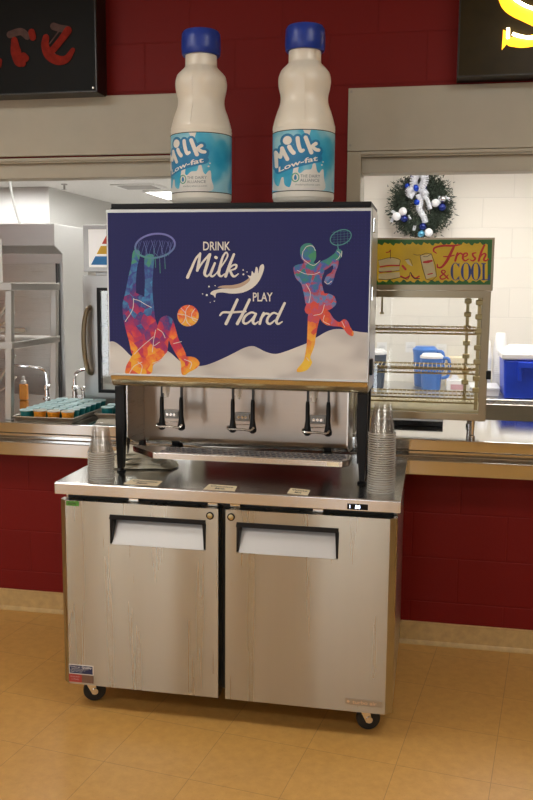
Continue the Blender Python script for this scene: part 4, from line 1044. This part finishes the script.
bk = stroke([(66, 66), (66, 100)], 2.5)+stroke([(15, 108), (70, 96), (106, 106), (104, 128)], 2)+stroke([(16, 156), (60, 158), (104, 150)], 2.5)+stroke([(16, 188), (60, 190), (108, 180)], 2.5)+stroke([(192, 88), (218, 188), (262, 176), (240, 80), (192, 88)], 2.5, 2)+stroke([(206, 92), (222, 92), (240, 80)], 2)+stroke([(165, 82), (180, 86), (192, 84)], 2)+stroke([(112, 180), (140, 188), (150, 160)], 2.5)+stroke([(152, 160), (166, 184), (190, 186)], 4)+stroke([(128, 106), (150, 104), (160, 130)], 2)
flatobj('food_outline', bk, ons(.0018), 'ink', SB, 'dark outlines of the food drawing')

# black tray on the counter behind the case legs
bt = B().box((.46, 1.175, .9285), (.755, 1.42, .952)); 
for i in range(4): bt.box((.48+.07*i, 1.170, .940), (.50+.07*i, 1.1745, .948))
bto = obj('black_tray', bt, 'black_tray', None, smooth=0, bevel=.004); tag(bto, 'low black plastic tray lying on the counter under the display case', 'tray')

# ------------------------------------------------------------------ back table with its things
WTB = thing('work_table', 'stainless back table with a wire front edge along the cream block wall', 'table', (1.2, 2.85, 0))
obj('table_top', B().box((.0, 2.46, .870), (2.9, 3.29, .900)), 'steel_k', WTB, smooth=0, bevel=.003)
obj('apron', B().box((.0, 2.47, .74), (2.9, 2.50, .8695)), 'bronze', WTB, smooth=0)
ed = B(); ed.tube([(.0, 2.452, .897), (2.9, 2.452, .897)], .004, 6, 1); ed.tube([(.0, 2.452, .868), (2.9, 2.452, .868)], .004, 6, 1)
ed.tube([(.0+i*.035, 2.452, .897 if i % 2 else .868) for i in range(83)], .003, 5, 1)
obj('wire_edge', ed, 'tray', WTB)
for x in (.08, 2.8):
    for y in (2.54, 3.2): obj('leg', B().cyl((x, y, 0), (x, y, .8695), .02, n=14), 'steel_k', WTB)
TZ = .9005
def pitcher(x, y, h, r_, mat, lid, label, handle=1, hm=None):
    t_ = thing('pitcher', label, 'pitcher', (x, y, TZ), None)
    prof = [(r_*.80, 0), (r_*.84, .006), (r_, h*.80), (r_*1.03, h*.86), (r_*1.03, h*.87)]
    obj('pitcher_body', B().lathe(prof, (x, y, TZ+.0005), 28), mat, t_, smooth=40)
    obj('pitcher_lid', B().lathe([(r_*1.06, h*.872), (r_*1.06, h*.93), (r_*.94, h*.955), (r_*.8, h), (.002, h)], (x, y, TZ), 28), lid, t_, smooth=40)
    a = handle
    hd = B().tube([(x+a*r_*.96, y-.02, TZ+h*.88), (x+a*r_*1.45, y-.035, TZ+h*.86), (x+a*r_*1.55, y-.035, TZ+h*.62), (x+a*r_*1.42, y-.03, TZ+h*.40), (x+a*r_*.92, y-.02, TZ+h*.33)], .011, 8, 5)
    obj('pitcher_handle', hd, hm or mat, t_)
pitcher(.697, 2.85, .235, .072, 'pitcher', 'white', 'sky blue plastic pitcher with a white lid on the back table')
pitcher(.652, 3.03, .268, .078, 'pitcher', 'pitcher', 'taller all-blue pitcher standing behind the white-lidded blue pitcher')
pitcher(.330, 2.85, .255, .075, 'pitcher_dk', 'white', 'dark slate pitcher with white lid and white handle, half behind the dispenser', -1, 'white')
pt = [o_ for o_ in COL.objects if o_.name.startswith('pitcher_handle')]
tb = thing('glove_box', 'small white and pink carton on the back table right of the blue pitcher', 'box', (.84, 2.84, TZ))
obj('carton', B().box((.795, 2.78, TZ+.0005), (.905, 2.90, TZ+.070)), 'white_paper', tb, smooth=0, bevel=.003)
obj('carton_print', B().box((.82, 2.778, TZ+.012), (.900, 2.7795, TZ+.045)), 'pink', tb, smooth=0)
obj('tissue', B().hexa([(.82, 2.82, TZ+.0705), (.88, 2.82, TZ+.0705), (.88, 2.85, TZ+.0705), (.82, 2.85, TZ+.0705)], [(.83, 2.83, TZ+.105), (.85, 2.835, TZ+.112), (.845, 2.845, TZ+.112), (.83, 2.845, TZ+.105)]), 'white', tb, smooth=0)
wb = obj('carton', B().box((.79, 3.10, TZ+.0005), (.92, 3.24, TZ+.19)), 'tan_card', None, smooth=0, bevel=.003); tag(wb, 'tan upright carton against the wall behind the white and pink carton', 'box')
for (x, z), lab in zip(((.548, 1.14), (.760, 1.13), (.350, 1.135)), ('small white paper note on the block wall left of the blue pitchers', 'small white paper note on the block wall right of the blue pitchers', 'small white paper note on the block wall above the slate pitcher')):
    t_ = obj('wall_note', B().box((x-.034, 3.2965, z-.036), (x+.034, 3.2995, z+.036)), 'white_paper', None, smooth=0); tag(t_, lab, 'paper note')
    flatobj('note_lines', [[(x-.022, z+.008-.012*k), (x+.02, z+.008-.012*k), (x+.02, z+.010-.012*k), (x-.022, z+.010-.012*k)] for k in range(2)], lambda a, b_: (a, 3.2960, b_), 'grey_ink', t_)
# cooler
CO = thing('cooler', 'cobalt blue picnic cooler with white lid on the back table', 'cooler', (1.40, 2.72, TZ))
cb = B().hexa([(1.128, 2.495, TZ+.0005), (1.68, 2.50, TZ+.0005), (1.68, 2.82, TZ+.0005), (1.128, 2.82, TZ+.0005)], [(1.117, 2.485, TZ+.236), (1.70, 2.485, TZ+.236), (1.70, 2.84, TZ+.236), (1.117, 2.84, TZ+.236)])
obj('cooler_body', cb, 'cooler', CO, smooth=0, bevel=.012, segs=3)
hg = B().box((1.20, 2.466, TZ+.185), (1.62, 2.490, TZ+.225)); hg.box((1.20, 2.470, TZ+.11), (1.225, 2.494, TZ+.19)); hg.box((1.595, 2.470, TZ+.11), (1.62, 2.494, TZ+.19))
obj('cooler_grip', hg, 'cooler', CO, smooth=0, bevel=.006)
ld = B().box((1.105, 2.480, TZ+.2365), (1.705, 2.845, TZ+.272)); ld.hexa([(1.12, 2.5, TZ+.272), (1.69, 2.5, TZ+.272), (1.69, 2.83, TZ+.272), (1.12, 2.83, TZ+.272)], [(1.17, 2.54, TZ+.31), (1.64, 2.54, TZ+.31), (1.64, 2.79, TZ+.31), (1.17, 2.79, TZ+.31)])
obj('cooler_lid', ld, 'white', CO, smooth=0, bevel=.008, segs=3)
# white trays and foam cup stacks
wtb = B().box((.94, 2.58, TZ+.0005), (1.104, 2.84, TZ+.045)); wtb.box((.93, 2.57, TZ+.045), (1.112, 2.85, TZ+.055))
wt_ = obj('white_tub', wtb, 'white', None, smooth=0, bevel=.004); tag(wt_, 'shallow white plastic tub on the back table beside the cooler', 'tub')
def foam_cup():
    return obj('foam_cup', B().lathe([(.044, 0), (.046, .002), (.044, .008), (.031, .115), (.028, .118), (.001, .118)], (0, 0, 0), 24, True), 'white', None, smooth=40)
fc = None
for (x, y, n, w_) in ((1.130, 2.97, 21, 'right stack, behind the cooler'), (1.035, 2.97, 17, 'left stack, by the display case')):
    for k in range(n):
        loc = (x, y, TZ+.0005+(n-1-k)*.0125)
        if fc is None: fc = foam_cup(); o = fc
        else: o = fc.copy(); COL.objects.link(o)
        o.location = loc
        tag(o, 'upturned white foam cup, %s of the %s' % ('topmost' if k == 0 else NUM[k]+' from the top', w_), 'cup', 'white foam cups on the back table')

# ------------------------------------------------------------------ left kitchen side
CT = .9285
RK = thing('shelf_rack', 'stainless two-tier shelf rack standing on the left end of the counter', 'rack', (-1.7, 1.15, CT))
def slab(x0, x1, y0, y1, z0, z1, e=.0):
    s_ = B().box((x0, y0, z0), (x1, y0+.004, z1)); s_.box((x0, y1-.004, z0), (x1, y1, z1)); s_.box((x1-.004, y0+.004, z0), (x1, y1-.004, z1)); s_.box((x0, y0+.004, z0), (x0+.004, y1-.004, z1)); s_.box((x0, y0, z1), (x1, y1, z1+.004)); return s_
obj('shelf', slab(-2.4, -1.205, .88, 1.41, 1.532, 1.562), 'rack_steel', RK, smooth=0, bevel=.001)
obj('shelf', slab(-2.4, -1.213, .885, 1.41, 1.262, 1.290), 'rack_steel', RK, smooth=0, bevel=.001)
for x, y, dx in ((-1.226, .905, -.022), (-1.226, 1.39, -.02), (-2.36, .905, .03), (-2.36, 1.39, .03)):
    lg = B().hexa([(x+dx-.016, y-.016, CT), (x+dx+.016, y-.016, CT), (x+dx+.016, y+.016, CT), (x+dx-.016, y+.016, CT)], [(x-.016, y-.016, 1.531), (x+.016, y-.016, 1.531), (x+.016, y+.016, 1.531), (x-.016, y+.016, 1.531)])
    obj('leg', lg, 'rack_steel', RK, smooth=0, bevel=.002)
for z0, z1 in ((1.36, 1.53), (1.06, 1.262)):
    bb = B().tube([(-1.225, .93, z1-.03), (-1.34, .93, z0)], .010, 8, 1); bb.tube([(-1.215, .92, z0+.07), (-1.26, .925, z0+.03), (-1.34, .93, z0-.02)], .005, 6, 3)
    obj('brace', bb, 'rack_steel', RK)
wbx = obj('carton', B().box((-1.62, .93, 1.5665), (-1.300, .985, 1.770)), 'white_paper', None, smooth=0, bevel=.003); tag(wbx, 'white carton on top of the shelf rack at the left edge', 'box')
# sheet trays of portion cups
def sheet(name, x0, x1, y0, y1, label):
    z = CT+.0005; m = B().box((x0+.012, y0+.012, z), (x1-.012, y1-.012, z+.003))
    for a, c_ in (((x0, y0), (x1, y0)), ((x1, y0), (x1, y1)), ((x1, y1), (x0, y1)), ((x0, y1), (x0, y0))):
        cxm, cym = (x0+x1)/2, (y0+y1)/2
        def inn(p): return (p[0]+(.012 if p[0] < cxm else -.012), p[1]+(.012 if p[1] < cym else -.012))
        i0, i1 = inn(a), inn(c_)
        m.hexa([(i0[0], i0[1], z), (i1[0], i1[1], z), (c_[0], c_[1], z+.022), (a[0], a[1], z+.022)], [(i0[0], i0[1], z+.003), (i1[0], i1[1], z+.003), (c_[0], c_[1], z+.025), (a[0], a[1], z+.025)])
    m.tube([(x0, y0, z+.024), (x1, y0, z+.024), (x1, y1, z+.024), (x0, y1, z+.024)], .003, 6, 1, True)
    o_ = obj(name, m, 'tray', None, smooth=0); tag(o_, label, 'tray'); return o_
sheet('sheet_tray', -1.200, -.905, .850, 1.335, 'metal sheet tray of lidded portion cups on the left counter')
sheet('sheet_tray', -.868, -.56, 1.02, 1.33, 'second metal tray half hidden behind the dispenser leg')
def portion(body, lid):
    t_ = thing('portion_cup', '', 'portion cup', (0, 0, 0), 'lidded portion cups on the sheet trays')
    obj('cup_body', B().lathe([(.0225, 0), (.0235, .002), (.0295, .044)], (0, 0, 0), 22), body, t_, smooth=40)
    obj('lid', B().lathe([(.0312, .0442), (.0318, .048), (.0285, .0505), (.027, .048), (.001, .048)], (0, 0, 0), 22), lid, t_, smooth=30)
    return t_
pr = {'teal': portion('teal', 'glare_lid'), 'orange': portion('orange', 'clear_lid')}
used = {'teal': False, 'orange': False}
ROW = ['front', 'second', 'third', 'fourth', 'fifth', 'sixth', 'seventh']; COLN = ['leftmost', 'second from left', 'third from left', 'rightmost']
def put(kind, loc, label):
    if not used[kind]: used[kind] = True; o_ = pr[kind]; o_.location = loc; o_['label'] = label
    else: o_ = copytree(pr[kind], loc, label)
for j in range(7):
    for i in range(4):
        kind = 'orange' if j == 0 and i > 0 else 'teal'
        put(kind, (-1.155+i*.0685+random.uniform(-.002, .002), .892+j*.066+random.uniform(-.002, .002), CT+.0040),
            '%s portion cup in the %s row of the left sheet tray, %s' % ('clear-lidded orange' if kind == 'orange' else 'teal-lidded', ROW[j], COLN[i]))
for k, (x, y) in enumerate(((-.825, 1.07), (-.825, 1.15), (-.755, 1.07), (-.755, 1.15))):
    put('teal', (x, y, CT+.0040), 'teal-lidded portion cup on the second tray behind the dispenser leg, '+('front left', 'back left', 'front right', 'back right')[k])
# faucets
def faucet(pts, base, label, knob=True):
    t_ = thing('faucet', label, 'faucet', base)
    obj('spout', B().tube(pts, .009, 10, 5), 'chrome', t_)
    m = B().lathe([(.026, .0005), (.026, .006), (.016, .012), (.015, .05), (.018, .055), (.018, .075), (.010, .08)], base, 20); obj('valve_body', m, 'chrome', t_)
    m = B().lathe([(.012, .0005), (.012, .05), (.016, .055), (.016, .07), (.006, .075)], (base[0]+.05, base[1], base[2]), 16); m.box((base[0], base[1]-.006, base[2]+.012), (base[0]+.05, base[1]+.006, base[2]+.026)); m.box((base[0]+.022, base[1]-.05, base[2]+.066), (base[0]+.058, base[1]+.005, base[2]+.074))
    obj('tap_handle', m, 'chrome', t_)
bx, by = -1.235, 1.64
faucet([(bx, by, CT+.075), (bx, by, CT+.12), (bx+.01, by-.005, CT+.145), (bx+.05, by-.03, CT+.165), (bx+.13, by-.07, CT+.18), (bx+.16, by-.08, CT+.165)], (bx, by, CT), 'chrome gooseneck faucet on the counter left of the glass warmer')
bx = -1.40
faucet([(bx, by, CT+.075), (bx, by, CT+.10), (bx-.01, by, CT+.15), (bx-.05, by-.01, CT+.172), (bx-.14, by-.02, CT+.18), (bx-.22, by-.02, CT+.185)], (bx, by, CT), 'chrome gooseneck faucet behind the shelf rack')
ob = thing('soap_bottle', 'small orange bottle with a pale cap on the counter behind the shelf rack', 'bottle', (-1.50, 1.56, CT))
obj('bottle_body', B().box((-1.522, 1.545, CT+.0005), (-1.478, 1.575, CT+.088)), 'orange_bottle', ob, smooth=0, bevel=.006)
obj('bottle_cap', B().lathe([(.015, .0885), (.015, .105), (.008, .110), (.008, .13), (.002, .131)], (-1.50, 1.56, CT), 14), 'white', ob)
# glass fronted warmer with a sign box
WM = thing('food_warmer', 'glass-doored steel countertop warmer with a bowed handle, left of the dispenser', 'food warmer', (-.85, 1.6, CT))
wx0, wx1, wy0, wy1, wz0, wz1 = -1.068, -.60, 1.38, 1.77, .945, 1.606
bd = B().box((wx0, wy0+.03, wz0), (wx0+.02, wy1, wz1)); bd.box((wx1-.02, wy0+.03, wz0), (wx1, wy1, wz1)); bd.box((wx0+.02, wy0+.03, wz0), (wx1-.02, wy1, wz0+.02)); bd.box((wx0+.02, wy0+.03, wz1-.02), (wx1-.02, wy1, wz1)); 
obj('back_glass', B().box((wx0+.02, wy1-.01, wz0+.02), (wx1-.02, wy1-.006, wz1-.02)), 'glass', WM, smooth=0)
obj('warmer_body', bd, 'warmer_steel', WM, smooth=0, bevel=.002)
dz0, dz1, dx0, dx1 = 1.005, 1.545, -.995, -.66
df = B().box((wx0, wy0, wz0), (dx0, wy0+.0295, wz1)); df.box((dx1, wy0, wz0), (wx1, wy0+.0295, wz1)); df.box((dx0, wy0, wz0), (dx1, wy0+.0295, dz0)); df.box((dx0, wy0, dz1), (dx1, wy0+.0295, wz1))
WD = obj('warmer_door', df, 'warmer_steel', WM, smooth=0)
gf = B(); g_ = .016
gf.box((dx0, wy0+.002, dz0), (dx0+g_, wy0+.028, dz1)); gf.box((dx1-g_, wy0+.002, dz0), (dx1, wy0+.028, dz1)); gf.box((dx0+g_, wy0+.002, dz0), (dx1-g_, wy0+.028, dz0+g_)); gf.box((dx0+g_, wy0+.002, dz1-g_), (dx1-g_, wy0+.028, dz1))
obj('window_seal', gf, 'black', WD, smooth=0); obj('door_glass', B().box((dx0+g_, wy0+.01, dz0+g_), (dx1-g_, wy0+.015, dz1-g_)), 'glass', WD, smooth=0)
hd = B().tube([(-1.030, wy0-.002, 1.445), (-1.034, wy0-.035, 1.43), (-1.044, wy0-.05, 1.36), (-1.046, wy0-.055, 1.28), (-1.042, wy0-.05, 1.19), (-1.032, wy0-.035, 1.12), (-1.028, wy0-.002, 1.105)], .012, 10, 5)
obj('door_handle', hd, 'bronze', WD)['label'] = 'bowed bronze toned handle'
for z in (1.16, 1.34): obj('inner_shelf', B().box((wx0+.025, wy0+.04, z), (wx1-.025, wy1-.015, z+.012)), 'steel_k', WM, smooth=0)
for x in (wx0+.03, wx1-.03):
    for y in (wy0+.05, wy1-.04): obj('foot', B().cyl((x, y, CT+.0002), (x, y, wz0), .014, n=12), 'black', WM)
sbx = B().box((wx0-.002, wy0+.02, 1.6245), (wx1, wy0+.12, 1.86)); sbx.box((wx0+.05, wy0+.05, 1.6065), (wx1-.05, wy0+.09, 1.6245))
WS = obj('sign_box', sbx, 'warmer_steel', WM, smooth=0, bevel=.002); WS['label'] = 'steel sign box on top of the warmer'
obj('sign_face', B().box((wx0+.028, wy0+.017, 1.648), (wx1-.028, wy0+.0195, 1.838)), 'lit_white', WS, smooth=0)
ax = -.935; fy = lambda a, b_: (a, wy0+.0162, b_)
def band(z0, z1, zap=1.822, zb_=1.660, hw=.094): 
    h = lambda z: hw*(zap-z)/(zap-zb_); return [[(ax-h(z0), z0), (ax+h(z0), z0), (ax+h(z1), z1), (ax-h(z1), z1)]]
flatobj('sign_stripe', band(1.765, 1.821), fy, 'pyr_red', WS, 'red tip of the pyramid emblem')
flatobj('sign_stripe', band(1.714, 1.755), fy, 'pyr_yellow', WS, 'yellow band of the pyramid emblem')
flatobj('sign_stripe', band(1.660, 1.703), fy, 'pyr_blue', WS, 'blue base of the pyramid emblem')
# tall cabinet
TC = thing('tall_cabinet', 'tall stainless steel kitchen cabinet with a projecting top fascia behind the shelf rack', 'cabinet', (-2.3, 2.7, 0))
obj('cabinet_body', B().prism([(2.88, .08), (2.47, .08), (2.47, 1.752), (2.35, 1.80), (2.35, 1.935), (2.88, 1.935)], 'x', -3.3, -1.66), 'steel_k', TC, smooth=0, bevel=.003)
obj('cabinet_door', B().box((-3.25, 2.445, .15), (-1.70, 2.4685, 1.69)), 'steel', TC, smooth=0, bevel=.003)
obj('door_edge', B().box((-1.698, 2.44, .15), (-1.685, 2.4685, 1.69)), 'black_gap', TC, smooth=0)
obj('door_handle', B().box((-2.3, 2.40, 1.245), (-1.90, 2.43, 1.275)).box((-2.28, 2.43, 1.25), (-2.25, 2.4445, 1.27)).box((-1.95, 2.43, 1.25), (-1.92, 2.4445, 1.27)), 'chrome', TC, smooth=0, bevel=.003)
for x in (-3.2, -1.76):
    for y in (2.53, 2.82): obj('leg', B().cyl((x, y, 0), (x, y, .0795), .025, n=12), 'steel_k', TC)
ho = obj('hanging_hose', B().tube([(-2.085, 2.6, KZ-.001), (-2.08, 2.6, 2.35), (-2.075, 2.6, 2.2), (-2.05, 2.6, 2.07), (-2.01, 2.6, 1.9365)], .0085, 8, 5), 'hose', None); tag(ho, 'grey hose hanging from the kitchen ceiling onto the tall cabinet', 'hose')
hd = thing('exhaust_hood', 'large stainless steel exhaust hood under the far kitchen ceiling', 'exhaust hood', (-4.0, 6.3, 1.9))
obj('hood_canopy', B().box((-5.6, 5.30, 1.9), (-3.06, 7.4, 2.499)), 'steel_k', hd, smooth=0, bevel=.004)
obj('hood_seam', B().box((-3.062, 5.296, 1.9), (-3.05, 5.302, 2.499)), 'steel_k', hd, smooth=0)
vt = thing('air_vent', 'square air vent in the kitchen ceiling', 'vent', (-2.14, 5.36, KZ))
obj('vent_frame', B().box((-2.36, 5.16, KZ-.012), (-1.92, 5.56, KZ-.0005)), 'white', vt, smooth=0)
obj('vent_slats', B().box((-2.31, 5.21, KZ-.016), (-1.97, 5.51, KZ-.0122)), 'vent', vt, smooth=0)
sk = obj('sprinkler_head', B().lathe([(.03, -.0005), (.03, -.008), (.01, -.012), (.01, -.05), (.03, -.054), (.002, -.056)], (-2.80, 5.1, KZ), 14), 'vent', None); tag(sk, 'small sprinkler head on the kitchen ceiling', 'sprinkler')

# ------------------------------------------------------------------ light, camera, output
w = bpy.data.worlds.new('world'); S.world = w; w.use_nodes = True
w.node_tree.nodes['Background'].inputs['Color'].default_value = (.05, .05, .06, 1); w.node_tree.nodes['Background'].inputs['Strength'].default_value = .2
cam = bpy.data.cameras.new('camera'); co = bpy.data.objects.new('camera', cam); COL.objects.link(co)
yaw, pitch, roll, f = .1887, .134, .0083, 861.26
fw = Vector((-sin(yaw)*cos(pitch), cos(yaw)*cos(pitch), -sin(pitch))); rt = Vector((cos(yaw), sin(yaw), 0)); up = rt.cross(fw)
R_ = cos(roll)*rt+sin(roll)*up; U_ = -sin(roll)*rt+cos(roll)*up
mw = Matrix((R_, U_, -fw)).transposed().to_4x4(); mw.translation = Vector((.691, -2.8024, 1.5709)); co.matrix_world = mw
cam.sensor_fit = 'VERTICAL'; cam.sensor_height = 24; cam.lens = f/800*24; cam.clip_start = .05
S.camera = co
S.view_settings.view_transform = 'Standard'; S.view_settings.look = 'None'; S.view_settings.gamma = 1; S.view_settings.use_curve_mapping = False
S.view_settings.exposure = .4
S.cycles.transparent_max_bounces = 64; S.cycles.max_bounces = 10; S.cycles.glossy_bounces = 6; S.cycles.diffuse_bounces = 4
S.cycles.sample_clamp_indirect = 4
